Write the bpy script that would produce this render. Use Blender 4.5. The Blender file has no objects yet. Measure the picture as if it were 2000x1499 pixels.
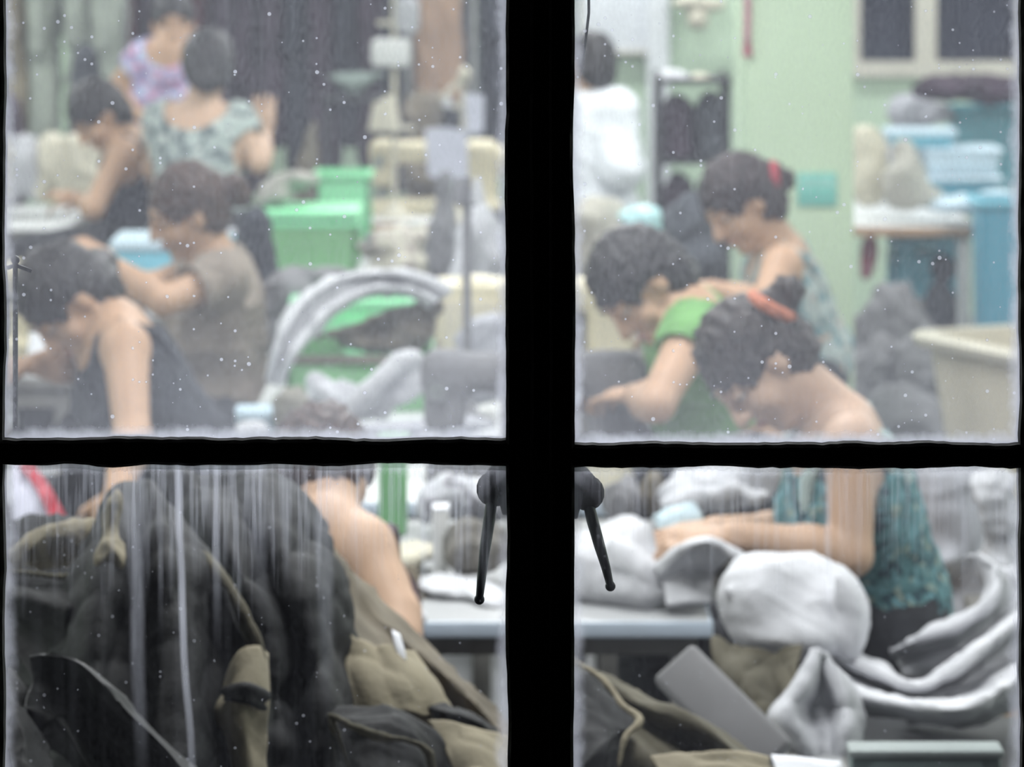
import bpy, bmesh, math, random
import numpy as np
from mathutils import Vector, Matrix

# ------------------------------------------------------------------ camera, world, exposure
FPX = 8000.0          # focal length in pixels of the 2000 x 1499 frame (long lens, level, shifted down)
HORIZON = -290.0      # image row of the eye level
CAM_H = 2.11
sc = bpy.context.scene
col = sc.collection
cam_data = bpy.data.cameras.new('camera')
cam_data.sensor_width = 36.0
cam_data.sensor_fit = 'HORIZONTAL'
cam_data.lens = 36.0 * FPX / 2000.0
cam_data.shift_y = -(749.5 - HORIZON) / 2000.0
cam_data.clip_start = 0.05
cam_data.clip_end = 100
cam_data.dof.use_dof = True
cam_data.dof.focus_distance = 4.05
cam_data.dof.aperture_fstop = 8.5
cam = bpy.data.objects.new('camera', cam_data)
cam.location = (0, 0, CAM_H)
cam.rotation_euler = (math.pi / 2, 0, 0)
col.objects.link(cam)
sc.camera = cam
world = bpy.data.worlds.new('night')
world.use_nodes = True
world.node_tree.nodes['Background'].inputs[0].default_value = (0.10, 0.11, 0.13, 1)
world.node_tree.nodes['Background'].inputs[1].default_value = 0.03
sc.world = world
sc.view_settings.view_transform = 'Standard'
sc.view_settings.look = 'None'
sc.view_settings.gamma = 1.0
sc.view_settings.use_curve_mapping = False
sc.view_settings.exposure = 0.0
sc.cycles.max_bounces = 6
sc.cycles.adaptive_threshold = 0.03
sc.cycles.diffuse_bounces = 2
sc.cycles.glossy_bounces = 2
sc.cycles.transmission_bounces = 3
sc.cycles.transparent_max_bounces = 6
LAMP_W = 50.0         # watts of each ceiling fitting
LAMP_ROWS = (6.1, 8.2, 10.5, 13.0, 15.5, 17.8)  # the row nearest the window is added to brighten the dirt on its glass
LAMP_COLS = (-3.0, 0.1, 3.2)

def W(px, py, Y):
    """the point of the room that lies Y metres in front of the camera's plane and shows at (px, py)"""
    return np.array(((px - 1000.0) * Y / FPX, Y, CAM_H - (py - HORIZON) * Y / FPX))

# ------------------------------------------------------------------ small helpers
def V(*a): return np.array(a, float)
def unit(v):
    v = np.asarray(v, float); return v / max(1e-9, np.linalg.norm(v))

def tag(o, label=None, cat=None, group=None, kind=None):
    if label: o['label'] = label
    if cat: o['category'] = cat
    if group: o['group'] = group
    if kind: o['kind'] = kind
    return o

def empty(name, loc, rz=0.0, label=None, cat=None, group=None):
    o = bpy.data.objects.new(name, None)
    o.empty_display_size = 0.1
    col.objects.link(o)
    o.location = tuple(loc); o.rotation_euler = (0, 0, rz)
    return tag(o, label, cat, group)

def link(name, me, mat, parent=None, loc=(0, 0, 0)):
    o = bpy.data.objects.new(name, me)
    col.objects.link(o)
    o.location = tuple(loc)
    if mat is not None and not me.materials: me.materials.append(mat)
    if parent is not None: o.parent = parent
    return o

def copy_tree(o, parent=None):
    c = o.copy(); col.objects.link(c); c.parent = parent
    for ch in o.children: copy_tree(ch, c)
    return c

def np_mesh(name, v, quads=None, tris=None, smooth=True):
    me = bpy.data.meshes.new(name)
    v = np.asarray(v, np.float32)
    me.vertices.add(len(v)); me.vertices.foreach_set('co', v.ravel())
    loops = []; starts = []; n = 0
    if quads is not None and len(quads):
        q = np.asarray(quads, np.int32); loops.append(q.ravel()); starts.append(np.arange(len(q)) * 4); n += len(q) * 4
    if tris is not None and len(tris):
        t = np.asarray(tris, np.int32); loops.append(t.ravel()); starts.append(n + np.arange(len(t)) * 3)
    lp = np.concatenate(loops).astype(np.int32); st = np.concatenate(starts).astype(np.int32)
    me.loops.add(len(lp)); me.loops.foreach_set('vertex_index', lp)
    me.polygons.add(len(st)); me.polygons.foreach_set('loop_start', st)
    me.update(calc_edges=True); me.validate()
    if smooth: me.polygons.foreach_set('use_smooth', np.ones(len(me.polygons), bool))
    return me

class MB:
    """collects boxes, bars, tubes and turned shapes into one mesh"""
    def __init__(s): s.bm = bmesh.new()
    def box(s, c, size, R=None, bev=0.0, taper=1.0, seg=2):
        r = bmesh.ops.create_cube(s.bm, size=1.0)
        vs = r['verts']
        for v in vs:
            k = taper if v.co.z < 0 else 1.0
            v.co = Vector((v.co.x * size[0] * k, v.co.y * size[1] * k, v.co.z * size[2]))
        if bev > 0:
            es = list({e for v in vs for e in v.link_edges})
            rr = bmesh.ops.bevel(s.bm, geom=es, offset=bev, segments=seg, profile=0.5, affect='EDGES')
            vs = list({v for f in rr['faces'] for v in f.verts} | {v for v in vs if v.is_valid})
        M = Matrix.Translation(Vector(tuple(map(float, c)))) @ (R.to_4x4() if R is not None else Matrix.Identity(4))
        bmesh.ops.transform(s.bm, matrix=M, verts=vs)
        return s
    def tube(s, pts, rad, seg=10, caps=True, flat=None):
        pts = [Vector(tuple(map(float, p))) for p in pts]
        rads = rad if isinstance(rad, (list, tuple)) else [rad] * len(pts)
        rings = []; up = None
        for i, p in enumerate(pts):
            a = pts[max(0, i - 1)]; b = pts[min(len(pts) - 1, i + 1)]
            t = (b - a).normalized()
            if up is None:
                up = Vector((0, 0, 1)) if abs(t.z) < 0.9 else Vector((1, 0, 0))
            x = t.cross(up).normalized(); y = x.cross(t).normalized(); up = y
            ring = []
            for k in range(seg):
                an = 2 * math.pi * k / seg
                ring.append(s.bm.verts.new(p + x * (math.cos(an) * rads[i]) + y * (math.sin(an) * rads[i] * (flat or 1.0))))
            rings.append(ring)
        for i in range(len(rings) - 1):
            for k in range(seg):
                s.bm.faces.new((rings[i][k], rings[i][(k + 1) % seg], rings[i + 1][(k + 1) % seg], rings[i + 1][k]))
        if caps:
            s.bm.faces.new(rings[0][::-1]); s.bm.faces.new(rings[-1])
        return s
    def lathe(s, c, prof, seg=24, R=None):
        c = Vector(tuple(map(float, c))); rings = []
        for (r, z) in prof:
            ring = []
            for k in range(seg):
                an = 2 * math.pi * k / seg
                p = Vector((math.cos(an) * r, math.sin(an) * r, z))
                if R is not None: p = R @ p
                ring.append(s.bm.verts.new(c + p))
            rings.append(ring)
        for i in range(len(rings) - 1):
            for k in range(seg):
                s.bm.faces.new((rings[i][k], rings[i][(k + 1) % seg], rings[i + 1][(k + 1) % seg], rings[i + 1][k]))
        s.bm.faces.new(rings[0][::-1]); s.bm.faces.new(rings[-1])
        return s
    def ball(s, c, r, R=None, u=14, v=9):
        rr = bmesh.ops.create_uvsphere(s.bm, u_segments=u, v_segments=v, radius=1.0)
        r3 = r if isinstance(r, (tuple, list)) else (r, r, r)
        M = Matrix.Translation(Vector(tuple(map(float, c)))) @ (R.to_4x4() if R is not None else Matrix.Identity(4)) @ Matrix.Diagonal((*r3, 1))
        bmesh.ops.transform(s.bm, matrix=M, verts=rr['verts'])
        return s
    def prism(s, pts, depth_vec):
        a = [s.bm.verts.new(tuple(map(float, p))) for p in pts]
        b = [s.bm.verts.new(tuple(map(float, np.asarray(p) + depth_vec))) for p in pts]
        s.bm.faces.new(a); s.bm.faces.new(b[::-1])
        for i in range(len(a)):
            j = (i + 1) % len(a); s.bm.faces.new((a[i], b[i], b[j], a[j]))
        return s
    def build(s, name, mat, parent=None, loc=(0, 0, 0), smooth=True, angle=40):
        bmesh.ops.recalc_face_normals(s.bm, faces=s.bm.faces)
        me = bpy.data.meshes.new(name); s.bm.to_mesh(me); s.bm.free()
        if smooth:
            me.polygons.foreach_set('use_smooth', np.ones(len(me.polygons), bool))
            me.set_sharp_from_angle(angle=math.radians(angle))
        return link(name, me, mat, parent, loc)

# ------------------------------------------------------------------ procedural materials
MATS = {}
def mat(name, color, rough=0.7, var=0.12, scale=8.0, bump=0.0, bscale=40.0, metal=0.0, color2=None, sheen=0.0, sss=0.0, detail=2.0, weave=0.0, spec=0.4, twosided=None):
    if name in MATS: return MATS[name]
    m = bpy.data.materials.new(name); m.use_nodes = True
    nt = m.node_tree; N = nt.nodes; L = nt.links
    b = N['Principled BSDF']
    b.inputs['Roughness'].default_value = rough
    b.inputs['Metallic'].default_value = metal
    b.inputs['Specular IOR Level'].default_value = spec
    if sheen: b.inputs['Sheen Weight'].default_value = sheen
    if False:
        b.inputs['Subsurface Weight'].default_value = sss
        b.inputs['Subsurface Radius'].default_value = (0.02, 0.008, 0.004)
        b.inputs['Subsurface Scale'].default_value = 0.5
    tc = N.new('ShaderNodeTexCoord')
    no = N.new('ShaderNodeTexNoise'); no.inputs['Scale'].default_value = scale; no.inputs['Detail'].default_value = detail
    L.new(tc.outputs['Object'], no.inputs['Vector'])
    rp = N.new('ShaderNodeValToRGB')
    c2 = color2 or tuple(max(0, c * (1 - 2.2 * var)) for c in color)
    rp.color_ramp.elements[0].position = 0.3 if color2 is None else 0.42
    rp.color_ramp.elements[1].position = 0.72 if color2 is None else 0.58
    rp.color_ramp.elements[0].color = (*c2, 1)
    rp.color_ramp.elements[1].color = (*color, 1)
    L.new(no.outputs['Fac'], rp.inputs['Fac'])
    L.new(rp.outputs['Color'], b.inputs['Base Color'])
    if bump:
        n2 = N.new('ShaderNodeTexNoise'); n2.inputs['Scale'].default_value = bscale; n2.inputs['Detail'].default_value = 1.5
        L.new(tc.outputs['Object'], n2.inputs['Vector'])
        bp = N.new('ShaderNodeBump'); bp.inputs['Strength'].default_value = bump; bp.inputs['Distance'].default_value = 0.01
        L.new(n2.outputs['Fac'], bp.inputs['Height']); L.new(bp.outputs['Normal'], b.inputs['Normal'])
    MATS[name] = m
    return m

def print_mat(name, base, spots, scale=18.0, rough=0.8):
    """fabric printed with blotches of several colours"""
    if name in MATS: return MATS[name]
    m = bpy.data.materials.new(name); m.use_nodes = True
    nt = m.node_tree; N = nt.nodes; L = nt.links
    b = N['Principled BSDF']; b.inputs['Roughness'].default_value = rough
    tc = N.new('ShaderNodeTexCoord'); prev = None
    for i, (c, th) in enumerate(spots):
        no = N.new('ShaderNodeTexNoise'); no.inputs['Scale'].default_value = scale * (1 + 0.37 * i); no.inputs['Detail'].default_value = 1.5
        mp = N.new('ShaderNodeMapping'); mp.inputs['Location'].default_value = (3.1 * i, 7.7 * i, 1.3 * i)
        L.new(tc.outputs['Object'], mp.inputs['Vector']); L.new(mp.outputs['Vector'], no.inputs['Vector'])
        rp = N.new('ShaderNodeValToRGB'); rp.color_ramp.elements[0].position = th; rp.color_ramp.elements[1].position = th + 0.05
        L.new(no.outputs['Fac'], rp.inputs['Fac'])
        mx = N.new('ShaderNodeMix'); mx.data_type = 'RGBA'
        L.new(rp.outputs['Color'], mx.inputs[0])
        if prev is None: mx.inputs[6].default_value = (*base, 1)
        else: L.new(prev, mx.inputs[6])
        mx.inputs[7].default_value = (*c, 1)
        prev = mx.outputs[2]
    L.new(prev, b.inputs['Base Color'])
    MATS[name] = m
    return m

def glow_mat(name, color, strength):
    m = bpy.data.materials.new(name); m.use_nodes = True
    b = m.node_tree.nodes['Principled BSDF']
    b.inputs['Base Color'].default_value = (*color, 1)
    b.inputs['Emission Color'].default_value = (*color, 1)
    b.inputs['Emission Strength'].default_value = strength
    return m

def glass_mat(name, hx, hz, base, cloud, streak, top_drip, bottom_band, specks, long_drips=(), tint=(0.83, 0.845, 1.0), edge=0.5, grime=0.35):
    """window glass with a film of dust, dried drips and specks on it; coordinates in metres on the pane"""
    m = bpy.data.materials.new(name); m.use_nodes = True
    nt = m.node_tree; N = nt.nodes; L = nt.links
    N.remove(N['Principled BSDF']); out = N['Material Output']
    tc = N.new('ShaderNodeTexCoord'); sp = N.new('ShaderNodeSeparateXYZ'); L.new(tc.outputs['Object'], sp.inputs[0])
    X, Z = sp.outputs['X'], sp.outputs['Z']
    def M(op, a, b=None, c=None, clamp=False):
        n = N.new('ShaderNodeMath'); n.operation = op; n.use_clamp = clamp
        for i, v in enumerate((a, b, c)):
            if v is None: continue
            if isinstance(v, (int, float)): n.inputs[i].default_value = v
            else: L.new(v, n.inputs[i])
        return n.outputs[0]
    def noise(sx, sz, scale, detail=2.0, off=0.0):
        detail = min(detail, 2.0)
        cb = N.new('ShaderNodeCombineXYZ')
        L.new(M('MULTIPLY_ADD', X, sx, off), cb.inputs[0]); L.new(M('MULTIPLY_ADD', Z, sz, off * 1.7), cb.inputs[2])
        n = N.new('ShaderNodeTexNoise'); n.inputs['Scale'].default_value = scale; n.inputs['Detail'].default_value = detail
        L.new(cb.outputs[0], n.inputs['Vector']); return n.outputs['Fac']
    def smooth(v, a, b):
        n = N.new('ShaderNodeMapRange'); n.interpolation_type = 'SMOOTHSTEP'
        n.inputs['From Min'].default_value = a; n.inputs['From Max'].default_value = b
        L.new(v, n.inputs['Value']); return n.outputs['Result']
    big = noise(1, 1, 5.0, 3.0, 1.3 + base)
    fac = M('MULTIPLY_ADD', M('SUBTRACT', big, 0.5), cloud, base)
    st = smooth(noise(1, 0.02, 75.0, 3.0, 4.1), 0.42, 0.75)
    fac = M('MULTIPLY_ADD', M('MULTIPLY', st, big), streak, fac)
    fine = noise(1, 0.55, 260.0, 3.0, 2.0)
    fac = M('MULTIPLY_ADD', M('SUBTRACT', fine, 0.5), 0.9 * (base + 0.01), fac)
    dtop = M('SUBTRACT', hz, Z)
    if top_drip:
        fall = M('MULTIPLY', noise(1, 0.03, 90.0, 2.0, 7.7), 0.22)
        d = M('SUBTRACT', 1.0, smooth(M('SUBTRACT', dtop, fall), -0.085, 0.025))
        d2 = M('MULTIPLY', d, M('MULTIPLY_ADD', smooth(noise(1, 0.05, 170.0, 3.0, 3.3), 0.38, 0.62), 0.8, 0.2))
        fac = M('MULTIPLY_ADD', d2, top_drip, fac)
    if bottom_band:
        dbot = M('ADD', Z, hz)
        d = M('SUBTRACT', 1.0, smooth(M('ADD', dbot, M('MULTIPLY', noise(1, 0.6, 25.0, 2.0, 5.0), 0.03)), 0.0, 0.17))
        fac = M('MULTIPLY_ADD', d, bottom_band, fac)
    # grime along the glazing bars
    dx = M('SUBTRACT', hx, M('ABSOLUTE', X)); dz = M('SUBTRACT', hz, M('ABSOLUTE', Z))
    de = M('MINIMUM', dx, dz)
    wob = M('MULTIPLY', noise(1, 1, 45.0, 3.0, 6.0), 0.014)
    ed = M('SUBTRACT', 1.0, smooth(M('ADD', de, wob), 0.005, 0.021))
    fac = M('MULTIPLY_ADD', ed, edge, fac)
    if long_drips:
        wobx = M('MULTIPLY', M('SUBTRACT', noise(0.3, 1, 9.0, 1.0, 2.2), 0.5), 0.006)
        grain = M('MULTIPLY_ADD', noise(1, 0.15, 120.0, 2.0, .4), 1.0, 0.35)
    for (x0, wd, amp, zend, lean) in long_drips:
        u = M('DIVIDE', M('ABSOLUTE', M('SUBTRACT', M('SUBTRACT', X, M('MULTIPLY', dtop, lean)), M('ADD', wobx, x0))), wd)
        g = M('SUBTRACT', 1.0, smooth(u, 0.15, 1.0))
        f = M('SUBTRACT', 1.0, smooth(dtop, zend * 0.35, zend))
        g = M('MULTIPLY', M('MULTIPLY', g, f), grain)
        fac = M('MULTIPLY_ADD', g, amp, fac)
    # specks of paint and dried drops
    if specks:
        vo = N.new('ShaderNodeTexVoronoi'); vo.inputs['Scale'].default_value = 150.0
        L.new(tc.outputs['Object'], vo.inputs['Vector'])
        hsh = N.new('ShaderNodeSeparateColor'); L.new(vo.outputs['Color'], hsh.inputs[0])
        size = M('MULTIPLY', M('POWER', hsh.outputs[0], 5.5), 0.36)
        sp_ = smooth(M('SUBTRACT', size, vo.outputs['Distance']), 0.0, 0.12)
        fac = M('MULTIPLY_ADD', sp_, specks, fac)
        vo2 = N.new('ShaderNodeTexVoronoi'); vo2.inputs['Scale'].default_value = 230.0
        L.new(tc.outputs['Object'], vo2.inputs['Vector'])
        h2 = N.new('ShaderNodeSeparateColor'); L.new(vo2.outputs['Color'], h2.inputs[0])
        s2 = smooth(M('SUBTRACT', M('MULTIPLY', M('POWER', h2.outputs[1], 2.5), 0.55), vo2.outputs['Distance']), 0.0, 0.2)
        fac = M('MULTIPLY_ADD', s2, specks * 0.34, fac)
    fac = M('MINIMUM', M('MAXIMUM', fac, 0.0), 0.92)
    tr = N.new('ShaderNodeBsdfTransparent'); tr.inputs[0].default_value = (0.985, 0.99, 0.99, 1)
    tl = N.new('ShaderNodeBsdfTranslucent'); tl.inputs[0].default_value = (*tint, 1)
    mx = N.new('ShaderNodeMixShader'); L.new(fac, mx.inputs[0]); L.new(tr.outputs[0], mx.inputs[1]); L.new(tl.outputs[0], mx.inputs[2])
    gl = N.new('ShaderNodeBsdfGlossy'); gl.inputs['Roughness'].default_value = 0.08
    mx2 = N.new('ShaderNodeMixShader'); mx2.inputs[0].default_value = 0.02
    L.new(mx.outputs[0], mx2.inputs[1]); L.new(gl.outputs[0], mx2.inputs[2])
    L.new(mx2.outputs[0], out.inputs['Surface'])
    return m

# ------------------------------------------------------------------ soft solids: blended fields meshed with surface nets
def rot_axes(ax):   # rows are the local axes
    return np.array([unit(a) for a in ax])

class Field:
    def __init__(s, lo, hi, h):
        s.h = h; s.lo = np.asarray(lo, float) - 3 * h
        n = np.ceil((np.asarray(hi, float) + 3 * h - s.lo) / h).astype(int) + 1
        s.n = n; s.D = np.full(tuple(n), 0.3, np.float32)
    def _sl(s, lo, hi):
        a = np.clip(np.floor((lo - s.lo) / s.h).astype(int), 0, s.n); b = np.clip(np.ceil((hi - s.lo) / s.h).astype(int) + 1, 0, s.n)
        if np.any(b <= a): return None
        sl = tuple(slice(int(i), int(j)) for i, j in zip(a, b))
        g = [s.lo[k] + s.h * np.arange(a[k], b[k]) for k in range(3)]
        return sl, g[0][:, None, None], g[1][None, :, None], g[2][None, None, :]
    def _mix(s, sl, d, k, sub):
        A = s.D[sl]
        if sub:
            d = -d
            if k > 0: hh = np.maximum(k - np.abs(A - d), 0) / k; s.D[sl] = np.maximum(A, d) + hh * hh * k * 0.25
            else: s.D[sl] = np.maximum(A, d)
        else:
            if k > 0: hh = np.maximum(k - np.abs(A - d), 0) / k; s.D[sl] = np.minimum(A, d) - hh * hh * k * 0.25
            else: s.D[sl] = np.minimum(A, d)
    def cap(s, a, b, ra, rb=None, k=0.02, sub=False):
        rb = ra if rb is None else rb
        a = np.asarray(a, float); b = np.asarray(b, float); m = max(ra, rb) + k + 4 * s.h
        q = s._sl(np.minimum(a, b) - m, np.maximum(a, b) + m)
        if q is None: return s
        sl, x, y, z = q; ab = b - a; L2 = max(1e-9, ab @ ab)
        t = np.clip(((x - a[0]) * ab[0] + (y - a[1]) * ab[1] + (z - a[2]) * ab[2]) / L2, 0, 1)
        d = np.sqrt((x - a[0] - t * ab[0]) ** 2 + (y - a[1] - t * ab[1]) ** 2 + (z - a[2] - t * ab[2]) ** 2) - (ra + (rb - ra) * t)
        s._mix(sl, d.astype(np.float32), k, sub); return s
    def chain(s, pts, rads, k=0.02, sub=False):
        for i in range(len(pts) - 1): s.cap(pts[i], pts[i + 1], rads[i], rads[i + 1], k, sub)
        return s
    def ell(s, c, r, R=None, k=0.02, sub=False):
        c = np.asarray(c, float); r = np.asarray(r, float) * np.ones(3); m = r.max() + k + 4 * s.h
        q = s._sl(c - m, c + m)
        if q is None: return s
        sl, x, y, z = q; R = np.eye(3) if R is None else R
        l = [(R[i][0] * (x - c[0]) + R[i][1] * (y - c[1]) + R[i][2] * (z - c[2])) for i in range(3)]
        k0 = np.sqrt(sum((l[i] / r[i]) ** 2 for i in range(3))); k1 = np.sqrt(sum((l[i] / r[i] ** 2) ** 2 for i in range(3))) + 1e-9
        d = k0 * (k0 - 1) / k1
        d = np.where(k0 < 0.05, -r.min(), d)
        s._mix(sl, d.astype(np.float32), k, sub); return s
    def rbox(s, c, half, R=None, r=0.02, k=0.02, sub=False):
        c = np.asarray(c, float); half = np.asarray(half, float); m = np.linalg.norm(half) + k + 4 * s.h
        q = s._sl(c - m, c + m)
        if q is None: return s
        sl, x, y, z = q; R = np.eye(3) if R is None else R
        l = [np.abs(R[i][0] * (x - c[0]) + R[i][1] * (y - c[1]) + R[i][2] * (z - c[2])) - (half[i] - r) for i in range(3)]
        d = np.sqrt(sum(np.maximum(v, 0) ** 2 for v in l)) + np.minimum(np.maximum(np.maximum(l[0], l[1]), l[2]), 0) - r
        s._mix(sl, d.astype(np.float32), k, sub); return s
    def cut(s, p, n, k=0.0):   # keeps the side that n points away from
        n = unit(n); g = [s.lo[i] + s.h * np.arange(s.n[i]) for i in range(3)]
        d = (g[0][:, None, None] - p[0]) * n[0] + (g[1][None, :, None] - p[1]) * n[1] + (g[2][None, None, :] - p[2]) * n[2]
        s.D = np.maximum(s.D, d.astype(np.float32)); return s
    def mesh(s, name, origin=(0, 0, 0), disp=None):
        v, q = surface_nets(s.D, s.lo, s.h)
        if disp is not None: v = displace(v, q, disp)
        return np_mesh(name, v - np.asarray(origin), q)

def surface_nets(D, lo, h):
    D = D.copy(); D[0] = D[-1] = 0.1; D[:, 0] = D[:, -1] = 0.1; D[:, :, 0] = D[:, :, -1] = 0.1
    S = (D < 0); n = D.shape
    c = np.zeros(tuple(k - 1 for k in n), np.int8)
    offs = [(i, j, k) for i in (0, 1) for j in (0, 1) for k in (0, 1)]
    for (i, j, k) in offs: c += S[i:n[0] - 1 + i, j:n[1] - 1 + j, k:n[2] - 1 + k]
    act = np.argwhere((c > 0) & (c < 8))
    idx = np.full(c.shape, -1, np.int64); idx[act[:, 0], act[:, 1], act[:, 2]] = np.arange(len(act))
    pos = np.zeros((len(act), 3)); cnt = np.zeros(len(act))
    val = {o: D[act[:, 0] + o[0], act[:, 1] + o[1], act[:, 2] + o[2]] for o in offs}
    for o in offs:
        for ax in range(3):
            if o[ax]: continue
            p = list(o); p[ax] = 1; p = tuple(p)
            a, b = val[o], val[p]; m = (a < 0) != (b < 0)
            t = np.where(m, a / np.where(m, a - b, 1), 0)
            for d in range(3): pos[:, d] += np.where(m, o[d] + (t if d == ax else 0), 0)
            cnt += m
    pos /= cnt[:, None]
    v = lo + h * (act + pos); quads = []
    for ax in range(3):
        u, w = [(1, 2), (2, 0), (0, 1)][ax]
        sl0 = [slice(1, -1)] * 3; sl0[ax] = slice(0, -1); sl1 = list(sl0); sl1[ax] = slice(1, None)
        sl0[u] = sl1[u] = slice(1, n[u] - 1); sl0[w] = sl1[w] = slice(1, n[w] - 1)
        A = S[tuple(sl0)]; B = S[tuple(sl1)]
        e = np.argwhere(A != B)
        if not len(e): continue
        fl = A[e[:, 0], e[:, 1], e[:, 2]]
        base = e.copy(); base[:, u] += 1; base[:, w] += 1
        def at(du, dw):
            q = base.copy(); q[:, u] += du; q[:, w] += dw
            return idx[q[:, 0], q[:, 1], q[:, 2]]
        q = np.stack([at(-1, -1), at(0, -1), at(0, 0), at(-1, 0)], 1)
        q = np.where(fl[:, None], q, q[:, ::-1]); quads.append(q)
    return v, np.concatenate(quads)

def vnormals(v, q):
    nrm = np.cross(v[q[:, 2]] - v[q[:, 0]], v[q[:, 3]] - v[q[:, 1]])
    out = np.zeros_like(v)
    for k in range(4): np.add.at(out, q[:, k], nrm)
    return out / (np.linalg.norm(out, axis=1)[:, None] + 1e-12)

def folds(p, amp, freq, seed, dirv=None):
    """height of soft cloth folds: warped ridges plus smaller crumples"""
    r = np.random.RandomState(seed); hgt = np.zeros(len(p))
    d = unit(dirv if dirv is not None else r.normal(size=3))
    for o in range(3):
        f = freq * (1.9 ** o); a = amp * (0.55 ** o)
        ax = unit(d + 0.55 * r.normal(size=3)); b1, b2 = r.normal(size=3) * f * 0.6, r.normal(size=3) * f * 0.45
        ph = f * (p @ ax) + 1.6 * np.sin(p @ b1 + r.rand() * 6) + 1.1 * np.sin(p @ b2 + r.rand() * 6)
        hgt += a * (1 - 2 * np.abs(np.sin(ph * 0.5)) ** 0.8)
    return hgt

def displace(v, q, disp):
    n = vnormals(v, q)
    return v + n * disp(v)[:, None]
# ------------------------------------------------------------------ the room
m_green = mat('green_wall_paint', (0.50, 0.64, 0.48), 0.55, 0.06, 1.5, 0.05, 60)
m_pillar = mat('pale_green_pillar_paint', (0.55, 0.69, 0.50), 0.5, 0.05, 2.0, 0.05, 60)
m_floor = mat('grey_concrete_floor', (0.30, 0.31, 0.32), 0.5, 0.15, 1.2, 0.1, 30)
m_ceil = mat('white_ceiling_paint', (0.75, 0.76, 0.74), 0.8, 0.05, 2.0)
m_outer = mat('dark_render', (0.045, 0.045, 0.045), 0.9, 0.2, 6.0, 0.4, 50)
m_white_wall = mat('white_wall_paint', (0.74, 0.78, 0.80), 0.6, 0.05, 2.0)
X0, X1, Y0, Y1, ZC = -5.0, 5.2, 4.06, 18.6, 3.3

def slab(name, lo, hi, m):
    lo = np.array(lo, float); hi = np.array(hi, float)
    return tag(MB().box((lo + hi) / 2, hi - lo).build(name, m, smooth=False), kind='structure')
slab('floor', (X0 - .2, Y0 - .2, -0.12), (X1 + .2, Y1 + .2, 0), m_floor)
slab('ceiling', (X0 - .2, Y0 - .2, ZC), (X1 + .2, Y1 + .2, ZC + .12), m_ceil)
slab('wall_left', (X0 - .2, Y0 - .2, 0), (X0, Y1, ZC), m_green)
slab('wall_right', (X1, Y0 - .2, 0), (X1 + .2, Y1, ZC), m_green)

# back wall, with the opening of a dark window on the right
bwx0, bwx1, bwz0, bwz1 = W(1672, 0, Y1)[0], W(2320, 0, Y1)[0], W(0, 128, Y1)[2], 2.35
mb = MB()
def span(mb, x0, x1, z0, z1, y0=Y1, y1=Y1 + .2): mb.box(((x0 + x1) / 2, (y0 + y1) / 2, (z0 + z1) / 2), (x1 - x0, y1 - y0, z1 - z0))
span(mb, X0, bwx0, 0, ZC); span(mb, bwx1, X1, 0, ZC); span(mb, bwx0, bwx1, 0, bwz0); span(mb, bwx0, bwx1, bwz1, ZC)
tag(mb.build('wall_back', m_green, smooth=False), kind='structure')
m_wframe = mat('beige_window_frame', (0.60, 0.58, 0.50), 0.5, 0.08)
m_night = mat('night_glass', (0.035, 0.04, 0.06), 0.15, 0.2, 3.0)
win3 = tag(empty('window_3', (0, 0, 0)), kind='structure')
mb = MB()
for (x0, x1, z0, z1) in ((bwx0 - .04, bwx1, bwz0 - .05, bwz0 + .02), (bwx0, bwx1, bwz1 - .05, bwz1)):
    span(mb, x0, x1, z0, z1, Y1 - .04, Y1 + .08)
mb.build('frame_rail', m_wframe, win3, smooth=False)
for pxa, pxb in ((1664, 1680), (1787, 1828), (1988, 2010), (2150, 2185)):
    mb = MB(); span(mb, W(pxa, 0, Y1)[0], W(pxb, 0, Y1)[0], bwz0, bwz1, Y1 - .03, Y1 + .08); mb.build('frame_post', m_wframe, win3, smooth=False)
for pxa, pxb in ((1680, 1787), (1828, 1988), (2010, 2150)):
    mb = MB(); span(mb, W(pxa, 0, Y1)[0], W(pxb, 0, Y1)[0], bwz0 + .02, bwz1 - .05, Y1 + .02, Y1 + .03); mb.build('pane', m_night, win3, smooth=False)

# green pillar, slightly turned, standing free in the room
PY = 12.0
pA, pB = W(1458, 0, PY)[0], W(1668, 0, PY)[0]
pil = MB().box(((pA + pB) / 2, PY + .33, ZC / 2), (pB - pA, .66, ZC), bev=.012)
tag(pil.build('pillar', m_pillar, loc=(0, 0, 0)), 'pale green square pillar with a small teal sign', 'pillar', kind='structure')

# pilaster and board on the back wall, left of the pillar
tag(MB().box((W(1286, 0, 18.5)[0], 18.54, ZC / 2), (.10, .12, ZC), bev=.01).build('trim_1', m_white_wall), kind='structure')
c = W(1205, 0, 18.55)
bz = W(1205, 105, 18.55)[2]
wb = empty('notice_board', (c[0], 18.56, bz), 0, 'plain white board hung on the green wall above the man in white', 'board')
MB().box((0, 0, .6), (.33, .03, 1.2), bev=.004).build('panel', mat('board_white', (0.80, 0.84, 0.88), 0.35, 0.03), wb)
MB().box((0, -.005, .008), (.34, .045, .016)).box((-.17, -.005, .6), (.016, .045, 1.2)).box((.17, -.005, .6), (.016, .045, 1.2)).build('frame', m_wframe, wb)

# ------------------------------------------------------------------ the front wall and its steel casement window
GY = 4.0
def gx(px): return (px - 1000) * GY / FPX
def gz(py): return CAM_H - (py - HORIZON) * GY / FPX
ox0, ox1, oz0, oz1 = gx(-80), gx(2085), gz(1760), gz(-360)
mb = MB()
def fspan(x0, x1, z0, z1): span(mb, x0, x1, z0, z1, GY - .06, GY + .16)
fspan(X0 - .2, ox0, 0, ZC); fspan(ox1, X1 + .2, 0, ZC); fspan(ox0, ox1, 0, oz0); fspan(ox0, ox1, oz1, ZC)
tag(mb.build('wall_front', m_outer, smooth=False), kind='structure')

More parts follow.
